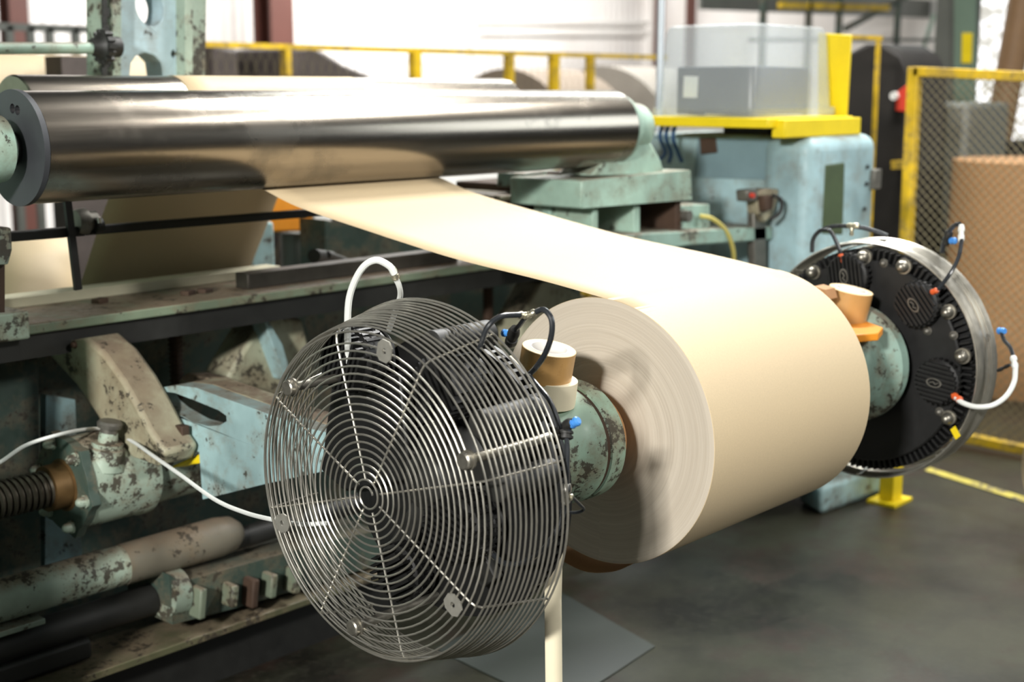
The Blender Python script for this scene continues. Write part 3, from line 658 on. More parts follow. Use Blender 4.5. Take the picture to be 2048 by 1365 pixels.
gbk = thing('guide_block', 'green guide block with shade-darkened ribs at the bottom of the machine, left of the guard', 'block', (2.4, PY, 0.15))
f0 = [P(x, y, 'Y', 2.93) for x, y in ((338, 1150), (362, 1165), (470, 1135), (640, 1088), (760, 1060), (760, 1130), (640, 1165), (480, 1215), (345, 1250))]
MB().prism(f0, (0, 0.2, 0)).build('block_body', M['darkgreen'], gbk, bevel=0.008)
MB().cyl(P(333, 1188, 'Y', 2.97)-V((0.012, 0, 0)), P(358, 1183, 'Y', 2.97), 0.062, 32).build('block_collar', M['worn'], gbk)
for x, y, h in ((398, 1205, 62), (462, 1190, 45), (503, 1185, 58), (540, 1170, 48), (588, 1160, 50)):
    a = P(x, y-h/2, 'Y', 2.905); b = P(x-4, y+h/2, 'Y', 2.905); MB().bar(a, b, 0.022, 0.05, (0, 1, 0)).build('rib', M['shadeolive'] if x != 503 else M['rust'], gbk, bevel=0.006)
bb_ = thing('base_beam', 'dark base beam with a yellow-green lip along the bottom left', 'beam', (2, PY, 0.15))
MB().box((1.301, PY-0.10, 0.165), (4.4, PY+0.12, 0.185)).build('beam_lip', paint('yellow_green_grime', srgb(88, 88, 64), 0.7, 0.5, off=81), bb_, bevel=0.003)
MB().box((1.301, PY-0.02, 0.0), (4.4, PY+0.06, 0.165)).build('beam_web', M['dark'], bb_)

# ------------------------------------------------------------------ machine bed behind
BY = 3.13; BZ = 1.028
bed = thing('machine_bed', 'long green machine bed with a brown grimy top rail behind the brakes', 'machine bed', (2.6, BY+0.2, 0))
MB().box((1.33, BY, BZ-0.026), (4.45, BY+0.36, BZ)).build('bed_rail', M['rail'], bed, bevel=0.004)
MB().box((1.32, BY+0.26, BZ), (2.72, BY+0.33, BZ+0.03)).build('rail_upstand', plain('pale_dusty_ledge', srgb(196, 190, 164), 0.7, 0, 0.15, 8), bed, bevel=0.003)
MB().box((1.31, BY+0.45, 0.0), (4.45, BY+0.5, BZ-0.026)).build('bed_wall', M['darkgreen'], bed)
MB().box((1.31, BY+0.02, BZ-0.09), (4.45, BY+0.3, BZ-0.026)).build('bed_girder', M['dark'], bed)
a = P(14, 655, 'Y', BY-0.02); MB().box((a.x-0.1, BY-0.03, BZ-0.03), (a.x+0.055, BY+0.12, BZ+0.04)).build('end_block', M['worn'], bed, bevel=0.006)
p = [P(x, y, 'Y', 3.38) for x, y in ((92, 790), (150, 800), (165, 1150), (90, 1150))]
MB().prism(p, (0, 0.03, 0)).build('side_plate', M['blue'], bed)
p = [P(x, y, 'Y', 3.34) for x, y in ((-40, 720), (78, 712), (84, 1170), (-40, 1190))]
MB().prism(p, (0, 0.1, 0)).build('bed_column', M['darkgreen'], bed, bevel=0.01)
for x, y in ((200, 606), (376, 590), (410, 586)):
    p = P(x, y, 'Z', BZ); MB().obox(p+V((0, 0, 0.006)), (0.018, 0.006, 0), (-0.005, 0.014, 0), (0, 0, 0.007)).build('rail_bolt', M['rust'], bed, bevel=0.003)
def vscrew(x, y0, y1, Y, label):
    t = thing('jack_screw', label, 'screw', P(x, y1, 'Y', Y)); a = P(x, y0, 'Y', Y); b = P(x, y1, 'Y', Y); a.x = b.x = (a.x+b.x)/2
    MB().cyl(b, a, 0.016, 16).build('screw_core', M['rust'], t)
    L = a.z-b.z; n = int(L/0.013*14)
    MB().tube([V((b.x+0.017*math.cos(2*PI*i/14), Y+0.017*math.sin(2*PI*i/14), b.z+0.013*i/14)) for i in range(n)], 0.0042, 6).build('screw_thread', M['rust'], t)
vscrew(352, 650, 800, 3.30, 'rusty vertical threaded screw under the bed rail, between the two arms')
vscrew(976, 548, 640, 3.34, 'rusty vertical threaded screw under the bed rail, right of the near guard')
# second carriage arm
ar2 = thing('roll_arm', 'dusty pale arm horn with a sharp fin, behind the top left of the near guard', 'arm', (2.5, 3.3, 0.6))
hp_ = [P(x, y, 'Y', 3.26) for x, y in ((448, 770), (480, 712), (524, 640), (560, 628), (606, 640), (622, 700), (640, 790), (600, 850), (500, 830))]
MB().prism(hp_, (0, 0.12, 0)).build('arm_horn', M['horn'], ar2, bevel=0.012)
fn = [P(x, y, 'Y', 3.20) for x, y in ((522, 625), (536, 640), (566, 690), (588, 765), (572, 762), (545, 690))]
MB().prism(fn, (0, 0.07, 0)).build('fin', M['blue'], ar2, bevel=0.003)
a = [P(x, y, 'Y', 3.10) for x, y in ((400, 772), (416, 756), (455, 754), (545, 790), (660, 840), (660, 880), (540, 832), (404, 795))]
MB().prism(a, (0, 0.1, 0)).build('arm_block', M['horn'], ar2, bevel=0.006)
for x, y in ((462, 787), (497, 800)):
    p = P(x, y, 'Y', 3.098); MB().cyl(p-V((0, 0.002, 0)), p+V((0, 0.004, 0)), 0.011, 14).build('bolt_hole', M['rust'], ar2)
ar3 = thing('roll_arm', 'cream and green arm horn under the paper sheet, right of the near guard', 'arm', (3.6, 3.3, 0.6))
p = [P(x, y, 'Y', 3.30) for x, y in ((1040, 640), (1080, 566), (1110, 556), (1165, 590), (1190, 700), (1040, 700))]
MB().prism(p, (0, 0.12, 0)).build('arm_horn', M['horn'], ar3, bevel=0.012)

# steel bar lying on the rail
a = P(488, 578, 'Z', BZ+0.001); b = P(905, 528, 'Z', BZ+0.001)
ba = MB(); y0 = a.y+0.01
a0 = V((a.x, y0, BZ+0.026)); b0 = V((b.x+0.05, y0, BZ+0.026))
ba.box((a0.x, y0-0.03, BZ+0.0005), (b0.x, y0+0.03, BZ+0.046)); tag(ba.build('steel_bar', plain('dark_bar_steel', (0.07, 0.062, 0.05, 1), 0.45, 0.5, 0.3, 12), bevel=0.003), 'dark square steel bar lying on the bed rail behind the near guard', 'bar')
# small roller end and bits at the rail
cl = thing('pipe_clamp', 'small dark round clamp on the bed rail beside the paper sheet', 'clamp', P(645, 530, 'Y', 3.4))
MB().cyl(P(628, 512, 'Y', 3.36), P(662, 516, 'Y', 3.44), 0.022, 20).build('clamp_ring', M['dark'], cl)
MB().cyl(P(655, 510, 'Y', 3.38), P(690, 522, 'Y', 3.46), 0.012, 14).build('clamp_screw', M['dark'], cl)

# cross bars and hanging rods under the front roller
xb = thing('cross_bar', 'dark cross bar under the front roller, in front of the shaded paper', 'bar', (2.2, 3.1, 1.2))
MB().bar(P(-40, 478, 'Y', 3.10), P(165, 462, 'Y', 3.10), 0.03, 0.024).build('bar', M['dark'], xb, bevel=0.003)
MB().bar(P(165, 462, 'Y', 3.10), P(760, 415, 'Y', 3.10), 0.03, 0.022).build('bar', M['dark'], xb, bevel=0.003)
MB().lathe(P(150, 445, 'Y', 3.10), (1, 0, 0), [(0, 0.03), (0.012, 0.034), (0.028, 0.034), (0.03, 0.026), (0.055, 0.026)], 24).build('collar', M['grit'], xb)
MB().cyl(P(188, 452, 'Y', 3.08), P(202, 450, 'Y', 3.08), 0.02, 20).build('hub', M['dark'], xb)
MB().cyl(P(197, 435, 'Y', 3.06), P(199, 446, 'Y', 3.06), 0.006, 12).build('set_screw', M['chrome'], xb)
MB().bar(P(134, 400, 'Y', 3.08), P(156, 580, 'Y', 3.08), 0.018, 0.012, (0, 1, 0)).build('hanging_rod', M['black'], xb)
hb = thing('side_frame', 'chipped green side frame at the left edge, carrying the left end of the front roller, with an added unseen plate blocking the key lamp', 'frame', (1.3, 3.2, 0))
MB().prism([P(x, y, 'Y', 2.90) for x, y in ((-60, 455), (24, 455), (26, 500), (18, 530), (-60, 534))], (0, 0.05, 0)).build('hanger_plate', M['worn'], hb, bevel=0.006)
MB().bar(P(2, 520, 'Y', 2.93), P(2, 625, 'Y', 2.93), 0.012, 0.012, (0, 1, 0)).build('hanger_rod', M['rust'], hb)
MB().lathe((1.29, R1Y, R1Z), (1, 0, 0), [(0, 0.085), (0.15, 0.08), (0.225, 0.072), (0.24, 0.05)], 32).build('bearing_cap', M['green'], hb)
MB().prism([V((1.22, y, z)) for y, z in ((2.66, 0), (4.7, 0), (4.7, 2.3), (3.3, 2.3), (2.95, 1.75), (2.72, 1.62), (2.74, 0.80), (2.66, 0.80))], (0.08, 0, 0)).build('key_blocker_plate', M['green'], hb, bevel=0.01)  # unseen plate, added and outlined to keep the key lamp off the rear paper

# other paper behind
lw = MB(); rows = []
for (x, y, Y) in ((-30, 470, 4.1), (-30, 520, 3.95), (-30, 600, 3.75)):
    a = P(x, y, 'Y', Y); b = P(150, y-8, 'Y', Y); rows.append([a, (a+b)/2, b])
tag(lw.sheet(rows).build('paper_web', M['kraft'], solid=0.0006), 'tan paper sheet low at the left, beyond the hanging rod under the front roller', 'paper sheet')
fr = thing('paper_roll', 'tan paper roll at the upper left behind the rear roller', 'paper roll', (3, 5.2, 1.3))
ca = P(-120, 200, 'Y', 5.2); 
MB().lathe((P(-150, 200, 'Y', 5.2).x, 5.2, P(20, 185, 'Y', 5.2).z), (1, 0, 0), [(0, 0.15), (1.0, 0.15), (1.01, 0.147), (1.01, 0.04)], 56).build('wound_paper', M['kraft'], fr)
hr = thing('green_pipe', 'pale green round pipe at the upper left ending in a dark gear', 'pipe', P(100, 97, 'Y', 3.6))
MB().cyl(P(-60, 97, 'Y', 3.6), P(188, 96, 'Y', 3.6), 0.0165, 24).build('pipe', M['green'], hr)
m = MB(); c = P(194, 93, 'Y', 3.6); m.lathe(c-V((0.02, 0, 0)), (1, 0, 0), [(0, 0.02), (0.02, 0.028), (0.03, 0.04), (0.055, 0.04), (0.06, 0.03), (0.09, 0.03)], 24)
for i in range(14):
    q = 2*PI*i/14; dr = V((0, math.cos(q), math.sin(q))); tt = V((0, -math.sin(q), math.cos(q))); m.obox(c+V((0.022, 0, 0))+dr*0.043, (0.012, 0, 0), dr*0.007, tt*0.006)
m.build('gear', M['dark'], hr)

# pale blue upright casting with two openings
fc = thing('frame_casting', 'pale blue upright casting with oval openings, standing behind the rear roller', 'casting', P(310, 160, 'Y', 3.85))
cy = 3.72
op1 = [P(300+28*math.cos(q)+6*math.sin(q), 14+38*math.sin(q), 'Y', cy) for q in [2*PI*i/24 for i in range(24)]]
op2 = [P(x, y, 'Y', cy) for x, y in ((258, 165), (262, 128), (272, 112), (290, 105), (308, 110), (322, 124), (328, 165))]
hol = [P(348+5*math.cos(q), 108+8*math.sin(q), 'Y', cy) for q in [2*PI*i/12 for i in range(12)]]
poly = [P(x, y, 'Y', cy) for x, y in ((236, -130), (372, -130), (372, 215), (328, 215))]+list(reversed(op2))+[P(258, 215, 'Y', cy), P(238, 215, 'Y', cy)]
MB().prism(poly, (0, 0.09, 0), [op1, hol]).build('casting_plate', M['cast'], fc, bevel=0.006)
MB().prism([P(x, y, 'Y', cy-0.05) for x, y in ((226, -130), (244, -130), (243, 215), (228, 215))], (0, 0.15, 0)).build('left_flange', M['worn'], fc, bevel=0.004)
MB().prism([P(x, y, 'Y', cy-0.05) for x, y in ((370, -130), (388, -130), (386, 215), (372, 215))], (0, 0.15, 0)).build('right_flange', M['worn'], fc, bevel=0.004)
MB().prism([P(x, y, 'Y', cy+0.06) for x, y in ((386, -130), (416, -130), (410, 215), (384, 215))], (0, 0.08, 0)).build('side_web', M['worn'], fc, bevel=0.004)
MB().prism([P(x, y, 'Y', cy) for x, y in ((216, -130), (227, -130), (229, 215), (219, 215))], (0, 0.05, 0)).build('blue_strip', plain('lilac_blue_paint', srgb(150, 168, 210), 0.5, 0, 0.1, 10), fc)
cn = thing('roller_chain', 'dark roller chain hanging down the left side of the pale blue casting', 'chain', P(210, 160, 'Y', 3.68))
for i in range(16):
    y = -60+i*17; MB().obox(P(210+(1 if i % 2 else -1)*1.2, y, 'Y', 3.68), (0.011 if i % 2 else 0.008, 0, 0), (0, 0.006, 0), (0, 0, 0.013)).build('chain_link', M['dark'], cn, bevel=0.002)
# dim table behind, left
q0 = P(122, 112, 'Y', 4.9); q1 = P(228, 112, 'Y', 4.9); MB().box((q0.x, 4.9, 0), (q1.x, 5.02, q0.z)).build('machine_table', M['soot2']); tag(bpy.data.objects['machine_table'], 'brownish machine table behind the dark gear at the upper left', 'table')

# right support of the rollers
sp_ = thing('support_frame', 'pale green support frame under the right bearing pedestal', 'frame', (3.8, R1Y, 1.0))
SY = 2.72
def py(pts, d, nm, mat, root, Y=SY, bev=0.006): return MB().prism([P(x, y, 'Y', Y) for x, y in pts], (0, d, 0)).build(nm, mat, root, bevel=bev)
py(((1163, 362), (1382, 340), (1386, 400), (1163, 418)), 0.30, 'top_beam', M['green'], sp_)
py(((1186, 415), (1196, 415), (1196, 500), (1186, 500)), 0.25, 'upright', M['green'], sp_, SY+0.03)
py(((1268, 408), (1280, 408), (1280, 500), (1268, 500)), 0.25, 'upright', M['green'], sp_, SY+0.03)
py(((1352, 400), (1362, 400), (1362, 480), (1352, 480)), 0.25, 'upright', M['rust'], sp_, SY+0.03)
py(((1100, 410), (1360, 395), (1360, 500), (1100, 510)), 0.04, 'back_panel', M['green2'], sp_, SY+0.2)
py(((1238, 412), (1262, 410), (1262, 478), (1238, 480)), 0.05, 'dark_pocket', M['rust'], sp_, SY+0.12)
py(((1322, 405), (1346, 403), (1346, 470), (1322, 472)), 0.05, 'dark_pocket', M['rust'], sp_, SY+0.12)
py(((1200, 478), (1270, 468), (1545, 452), (1545, 480), (1375, 492), (1270, 510), (1200, 512)), 0.3, 'shelf', M['green2'], sp_, SY-0.02)
py(((1040, 370), (1165, 360), (1165, 425), (1040, 432)), 0.3, 'rusty_girder', M['rust'], sp_, SY+0.35)
py(((1000, 392), (1160, 378), (1160, 396), (1000, 402)), 0.3, 'rusty_ledge', M['horn'], sp_, SY+0.3)
py(((1120, 345), (1190, 340), (1190, 420), (1120, 425)), 0.1, 'rusty_plate', M['rust'], sp_, SY+0.22)
jb = thing('junction_box', 'small green-brown junction box on the shelf beside the blue cabinet', 'box', P(1390, 470, 'Y', 2.78))
py(((1352, 412), (1420, 408), (1422, 470), (1354, 474)), 0.1, 'box_body', M['green2'], jb, 2.76)
p = P(1365, 432, 'Y', 2.755); MB().cyl(p, p+V((0, -0.03, 0)), 0.02, 16).build('gland', M['grit'], jb)
t = MB().tube(spline([P(1400, 432, 'Y', 2.75), P(1425, 438, 'Y', 2.72), P(1452, 462, 'Y', 2.70), P(1466, 500, 'Y', 2.70), P(1468, 540, 'Y', 2.72)], 8), 0.008, 8).build('yellow_cable', plain('yellow_green_cable', srgb(190, 178, 96), 0.5, 0, 0.1, 10)); tag(t, 'yellow-green cable drooping from the junction box beside the blue cabinet', 'cable')
ls = thing('limit_switch', 'brown limit switch on a grey post in front of the blue cabinet', 'switch', P(1525, 530, 'Y', 2.75))
py(((1508, 420), (1532, 420), (1534, 560), (1510, 560)), 0.03, 'post', M['grit'], ls, 2.70)
py(((1514, 384), (1534, 377), (1558, 378), (1556, 402), (1546, 430), (1530, 446), (1517, 428)), 0.05, 'switch_body', M['horn'], ls, 2.68)
py(((1527, 392), (1550, 390), (1546, 420), (1530, 424)), 0.03, 'switch_lever', M['rust'], ls, 2.655)
py(((1494, 381), (1516, 378), (1517, 402), (1496, 404)), 0.05, 'button_box', M['grit'], ls, 2.675)
p = P(1503, 391, 'Y', 2.672); MB().cyl(p+V((0, 0.004, 0)), p-V((0, 0.01, 0)), 0.009, 14).build('red_button', M['red'], ls)
MB().tube(spline([P(1545, 390, 'Y', 2.65), P(1562, 400, 'Y', 2.63), P(1560, 425, 'Y', 2.63), P(1540, 440, 'Y', 2.65)], 6), 0.007, 8).build('switch_cable', M['dark'], ls)
bx = thing('small_box', 'small dusty green box below the right end of the front roller', 'box', P(1090, 375, 'Y', 3.1))
py(((1048, 348), (1118, 340), (1116, 372), (1046, 376)), 0.12, 'box_body', M['green2'], bx, 3.0)
# white and orange pieces seen between web and roller
tag(MB().prism([P(862, 340, 'Y', 4.6), P(1000, 342, 'Y', 4.6), V((P(985, 420, 'Y', 4.6).x, 4.6, 0)), V((P(900, 420, 'Y', 4.6).x, 4.6, 0))], (0, 0.04, 0)).build('white_board', M['white']), 'white board behind the paper sheet, below the front roller', 'board')
og = thing('orange_post', 'orange painted post behind the shaded paper, above a grey drum', 'post', P(580, 500, 'Y', 4.3))
MB().prism([P(x, y, 'Y', 4.2) for x, y in ((535, 380), (628, 380), (626, 462), (532, 466))], (0, 0.15, 0)).build('orange_head', M['orange'], og, bevel=0.01)
q = P(588, 466, 'Y', 4.3); MB().cyl(V((q.x, 4.3, 0)), q, 0.055, 28).build('grey_drum', M['greycab'], og)
tag(MB().prism([P(x, y, 'Y', 3.95) for x, y in ((515, 440), (548, 444), (552, 545))]+[V((P(552, 545, 'Y', 3.95).x, 3.95, 0)), V((P(480, 545, 'Y', 3.95).x, 3.95, 0)), P(480, 545, 'Y', 3.95)], (0, 0.2, 0)).build('machine_guard', M['blue'], bevel=0.01), 'pale blue machine guard beside the grey drum, behind the shaded paper', 'guard')
tag(MB().prism([P(628, 430, 'Y', 4.5), P(662, 430, 'Y', 4.5), V((P(662, 430, 'Y', 4.5).x, 4.5, 0)), V((P(628, 430, 'Y', 4.5).x, 4.5, 0))], (0, 0.1, 0)).build('white_post', M['white']), 'white post right of the orange post, behind the paper sheet', 'post')
tag(MB().prism([P(x, y, 'Y', 4.0) for x, y in ((650, 440), (800, 470), (1040, 540))]+[V((P(1040, 540, 'Y', 4.0).x, 4.0, 0)), V((P(650, 540, 'Y', 4.0).x, 4.0, 0))], (0, 0.15, 0)).build('machine_cover', M['darkgreen']), 'dark green machine cover behind the bed rail under the paper sheet', 'cover')

# ------------------------------------------------------------------ blue cabinet, shelf, tote
CX, CY = 4.50, 2.55
cab = thing('machine_cabinet', 'large pale blue machine cabinet with a rounded top, right of the steel roller', 'cabinet', (4.75, 2.9, 0))
zt = P(1632, 285, 'X', CX).z+0.02
xr = P(1758, 300, 'Y', CY).x
MB().box((CX, CY, 0.06), (xr, CY+0.22, zt)).build('rounded_column', M['cabinet'], cab, bevel=0.0)
o = bpy.data.objects['rounded_column']; b = o.modifiers.new('bevel', 'BEVEL'); b.width = 0.055; b.segments = 5; b.limit_method = 'ANGLE'
MB().box((CX+0.04, CY+0.2, 0.06), (xr-0.03, 3.34, P(1335, 262, 'X', CX).z-0.01)).build('cabinet_body', M['cabinet'], cab, bevel=0.02)
MB().prism([P(x, y, 'Y', CY-0.004) for x, y in ((1652, 330), (1690, 325), (1686, 470), (1645, 468))], (0, 0.01, 0)).build('dark_panel', plain('olive_green_panel', srgb(72, 88, 58), 0.6, 0, 0.25, 12), cab, bevel=0.01)
MB().prism([P(x, y, 'X', CX+0.035) for x, y in ((1395, 275), (1545, 280), (1540, 360), (1385, 355))], (0.01, 0, 0)).build('cover_plate', plain('blue_grey_cover', srgb(120, 146, 154), 0.5, 0, 0.15, 6), cab, bevel=0.004)
MB().prism([P(x, y, 'X', CX+0.028) for x, y in ((1398, 276), (1430, 274), (1434, 306), (1400, 310))], (0.01, 0, 0)).build('brown_cap', M['rust'], cab, bevel=0.006)
for x, y in ((1734, 334), (1732, 368), (1728, 418)):
    p = P(x, y, 'Y', CY-0.002); MB().cyl(p, p-V((0, 0.006, 0)), 0.008, 12).build('screw_head', M['dark'], cab)
MB().prism([P(x, y, 'Y', CY-0.02) for x, y in ((1750, 340), (1765, 338), (1762, 378), (1748, 380))], (0, 0.05, 0)).build('hinge', M['grit'], cab, bevel=0.004)
f0 = [P(x, y, 'Z', 0.0) for x, y in ((1600, 1008), (1640, 1032), (1768, 985), (1770, 940), (1660, 930))]
MB().prism(f0, (0, 0, 0.11)).build('cabinet_foot', M['blue'], cab, bevel=0.02)
bc = thing('blue_cable', 'blue cable bundle hanging beside the cabinet under the yellow shelf', 'cable', P(1340, 320, 'X', 4.45))
for k, xx in enumerate((1326, 1338, 1352)):
    MB().tube(spline([P(xx, 245, 'X', 4.42), P(xx-6, 275, 'X', 4.42), P(xx+4, 305, 'X', 4.42), P(xx+12*(k-1), 325, 'X', 4.43)], 6), 0.008, 8).build('cable_strand', plain('blue_cable', srgb(60, 100, 150), 0.5, 0, 0.1, 9), bc)

ys = thing('yellow_shelf', 'bright yellow steel shelf holding the clear plastic tote', 'shelf', (4.6, 2.85, 1.48))
zs = 1.498
MB().box((4.30, 2.62, zs-0.035), (4.92, 3.19, zs)).build('shelf_plate', M['yellow'], ys, bevel=0.004)
MB().box((4.36, 2.585, zs-0.07), (4.92, 2.64, zs-0.005)).build('shelf_lip', M['yellow'], ys, bevel=0.004)
MB().prism([P(x, y, 'X', 4.93) for x, y in ((1636, 66), (1702, 70), (1692, 240), (1636, 238))], (0.012, 0, 0)).build('back_panel', M['yellow'], ys, bevel=0.003)
MB().box((4.6, 2.8, 1.40), (4.7, 3.0, zs-0.03)).build('shelf_bracket', M['dark'], ys)

cpost = MB(); q0 = P(1320, 120, 'Y', 3.6); cpost.cyl(V((q0.x, 3.6, 0)), V((q0.x, 3.6, 2.6)), 0.016, 16); tag(cpost.build('conduit_post', plain('pale_grey_conduit', srgb(196, 204, 212), 0.4, 0.3, 0.05, 8)), 'pale grey conduit post standing just left of the clear tote', 'post')
tt = thing('plastic_tote', 'upturned cloudy clear plastic tote on the yellow shelf', 'tote', (4.6, 2.85, zs))
A0 = [V((4.36, 3.07, zs+0.003)), V((4.36, 2.70, zs+0.003)), V((4.88, 2.70, zs+0.003)), V((4.88, 3.07, zs+0.003))]
cc = sum(A0, V())/4+V((0, 0.035, 0)); hgt = P(1505, 48, 'X', 4.36).z-zs
def rrect(c, hx, hy, r, z, n=6):
    out = []
    for sx, sy, a0 in ((1,1,0),(-1,1,90),(-1,-1,180),(1,-1,270)):
        for i in range(n+1):
            q = math.radians(a0+90*i/n); out.append(V((c.x+sx*(hx-r)+r*math.cos(q), c.y+sy*(hy-r)+r*math.sin(q), z)))
    return out
m = MB(); ls_ = []
for k, (f_, z) in enumerate(((1.06, 0.0), (1.06, 0.03), (1.0, 0.031), (0.93, hgt-0.03), (0.90, hgt-0.006), (0.86, hgt))):
    ls_.append(rrect(cc, 0.285*f_, 0.222*f_, 0.04, zs+0.003+z))
n = len(ls_[0]); vs = [p for l in ls_ for p in l]; fs = [(k*n+i, k*n+(i+1) % n, (k+1)*n+(i+1) % n, (k+1)*n+i) for k in range(len(ls_)-1) for i in range(n)]+[tuple((len(ls_)-1)*n+i for i in range(n))]
m.add(vs, fs); m.build('tote_body', M['clear'], tt, solid=0.003)
p = P(1393, 226, 'X', 4.34); MB().obox(p, (0.008, 0, 0), (0, 0.035, 0), (0, 0, 0.008)).build('latch', M['black'], tt, bevel=0.003)
gbx = thing('storage_case', 'grey case with a white paper label standing inside the clear tote', 'case', (4.6, 2.88, zs))
MB().box((4.42, 2.75, zs+0.008), (4.80, 3.10, zs+0.185)).build('case_body', M['grey'], gbx, bevel=0.008)
MB().prism([P(x, y, 'X', 4.418) for x, y in ((1368, 152), (1396, 153), (1394, 196), (1366, 195))], (0.002, 0, 0)).build('label', M['white'], gbx)

# ------------------------------------------------------------------ guard fences behind
def diamond(a, b, c, d, sx, sz, r, root, mat, nm='mesh_panel'):
    """expanded-metal panel between corners a (bottom left) b (bottom right) c (top right) d (top left)"""
    m = MB(); W_ = (b-a).length; H_ = (d-a).length; nx = max(2, int(W_/sx)); nz = max(2, int(H_/sz))
    pt = lambda u, v: (a*(1-u)+b*u)*(1-v)+(d*(1-u)+c*u)*v
    for s in (1, -1):
        for k in range(-nz, nx+nz):
            pts = []
            i0, i1 = k, k+s*nz
            u0, u1, v0, v1 = k/nx, (k+s*nz)/nx, 0.0, 1.0
            lo, hi = 0.0, 1.0
            t0, t1 = 0.0, 1.0; du = u1-u0
            if du > 0: t0 = max(0, -u0/du); t1 = min(1, (1-u0)/du)
            else: t0 = max(0, (1-u0)/du); t1 = min(1, -u0/du)
            if t1-t0 < 1e-3: continue
            m.tube([pt(u0+du*t0, t0), pt(u0+du*t1, t1)], r, 3)
    return m.build(nm, mat, root, smooth=False)
M['mesh'] = plain('grey_mesh_steel', srgb(150, 140, 112), 0.5, 0.5, 0.15, 10)
def fence(label, x0, x1, Y, posts):
    fz = 1.86; a = P(x0, 90, 'Y', Y).x; b = P(x1, 100, 'Y', Y).x
    f = thing('guard_fence', label, 'fence', (a, Y, 0), 'yellow guard fence panels')
    MB().box((a, Y-0.025, fz-0.032), (b, Y+0.025, fz)).build('top_rail', M['yellow2'], f)
    MB().box((a, Y-0.02, 0.08), (b, Y+0.02, 0.12)).build('bottom_rail', M['yellow2'], f)
    for x, wd in posts:
        p = P(x, 130, 'Y', Y).x; MB().box((p-wd, Y-0.03, 0), (p+wd, Y+0.03, fz)).build('post', M['yellow2'], f)
    diamond(V((a, Y+0.01, 0.12)), V((b, Y+0.01, 0.12)), V((b, Y+0.01, fz-0.05)), V((a, Y+0.01, fz-0.05)), 0.07, 0.16, 0.0018, f, M['mesh'])
fence('yellow mesh guard fence behind the rollers, from the blue casting to the first wide post', 380, 836, 6.5, ((572, 0.02), (830, 0.03)))
fence('yellow mesh guard fence behind the rollers, running to the clear tote', 842, 1330, 6.5, ((1018, 0.025), (1108, 0.03), (1180, 0.02)))

# gate on the right, standing along Y
GX = 5.89
gt = thing('mesh_gate', 'yellow framed expanded mesh gate at the right edge', 'gate', (GX, 2.4, 0))
TL, TR, BR, BL = P(1830, 143, 'X', GX), P(2200, 160, 'X', GX), P(2200, 930, 'X', GX), P(1795, 848, 'X', GX)
def frame_bar(a, b, w_): MB().bar(a, b, 0.05, w_, (1, 0, 0)).build('frame_bar', M['yellow2'], gt, bevel=0.004)
MB().bar(TL, TR, 0.05, 0.042, (0, 0, 1)).build('frame_bar', M['yellow2'], gt, bevel=0.004)
MB().bar(BL, BR, 0.05, 0.042, (0, 0, 1)).build('frame_bar', M['yellow2'], gt, bevel=0.004)
MB().bar(TL+V((0, 0, 0.02)), BL-V((0, 0, 0.02)), 0.052, 0.05, (1, 0, 0)).build('frame_bar', M['yellow2'], gt, bevel=0.004)
diamond(BL, BR, TR, TL, 0.046, 0.042, 0.0021, gt, M['mesh'])
yp = thing('yellow_post', 'short yellow post standing on the floor under the far brake', 'post', P(1780, 1000, 'Z', 0))
p = P(1780, 1003, 'Z', 0); MB().box((p.x-0.04, p.y-0.03, 0.006), (p.x+0.04, p.y+0.03, 0.9)).build('post_tube', M['yellow'], yp, bevel=0.003)
MB().box((p.x-0.08, p.y-0.06, 0), (p.x+0.07, p.y+0.06, 0.012)).build('foot_plate', M['yellow'], yp)
l0 = [P(x, y, 'Z', 0.002) for x, y in ((1848, 942), (1860, 936), (2075, 1003), (2075, 1014))]
tag(MB().prism(l0, (0, 0, 0.002)).build('floor_line', paint('worn_yellow_line', srgb(196, 182, 80), 0.8, 0, chipcol=(0.08, 0.075, 0.06, 1), off=91)), 'worn yellow line painted on the floor right of the far brake', 'floor line')
for k, (pg, lab) in enumerate(((((870, 1300), (1110, 1180), (1310, 1295), (1120, 1420)), 'grey steel floor plate lying under the hanging paper strip'),)):
    tag(MB().prism([P(x, y, 'Z', 0.001) for x, y in pg], (0, 0, 0.003)).build('floor_plate', plain('grey_floor_plate', srgb(56, 62, 58), 0.4, 0, 0.15, 3)), lab, 'floor plate')

# behind the gate
kr = thing('paper_roll', 'brown kraft roll standing on end behind the mesh gate', 'paper roll', (7.0, 2.5, 0))
c = P(2010, 460, 'X', 7.1); zt_ = P(1990, 322, 'X', 7.1).z
MB().lathe((7.4, P(2060, 460, 'X', 7.4).y, 0), (0, 0, 1), [(0, 0.42), (zt_-0.005, 0.42), (zt_, 0.412), (zt_, 0.05)], 64).build('wound_paper', M['kraftfar'], kr)
gc = thing('grey_machine', 'tall dark grey machine behind the mesh gate, left of the brown roll', 'machine', (7.6, 3.0, 0))
a = P(1826, 400, 'X', 7.6); b = P(1925, 400, 'X', 7.6); zt_ = P(1870, 205, 'X', 7.6).z
MB().box((7.6, b.y, 0), (8.2, a.y, zt_)).build('machine_body', M['greycab'], gc, bevel=0.03)
MB().box((7.57, b.y+0.1, 0.2), (7.6, a.y-0.12, zt_*0.42)).build('lower_door', plain('brown_grey_door', srgb(96, 82, 72), 0.5, 0, 0.15, 6), gc)
MB().box((7.58, b.y, zt_*0.44), (7.6, a.y, zt_*0.5)).build('dark_gap', M['black'], gc)
ec = thing('electrical_cabinet', 'grey-green electrical column with a yellow label at the upper right', 'cabinet', (9.5, 3.4, 0))
a = P(1868, 60, 'X', 9.5); b = P(1962, 60, 'X', 9.5)
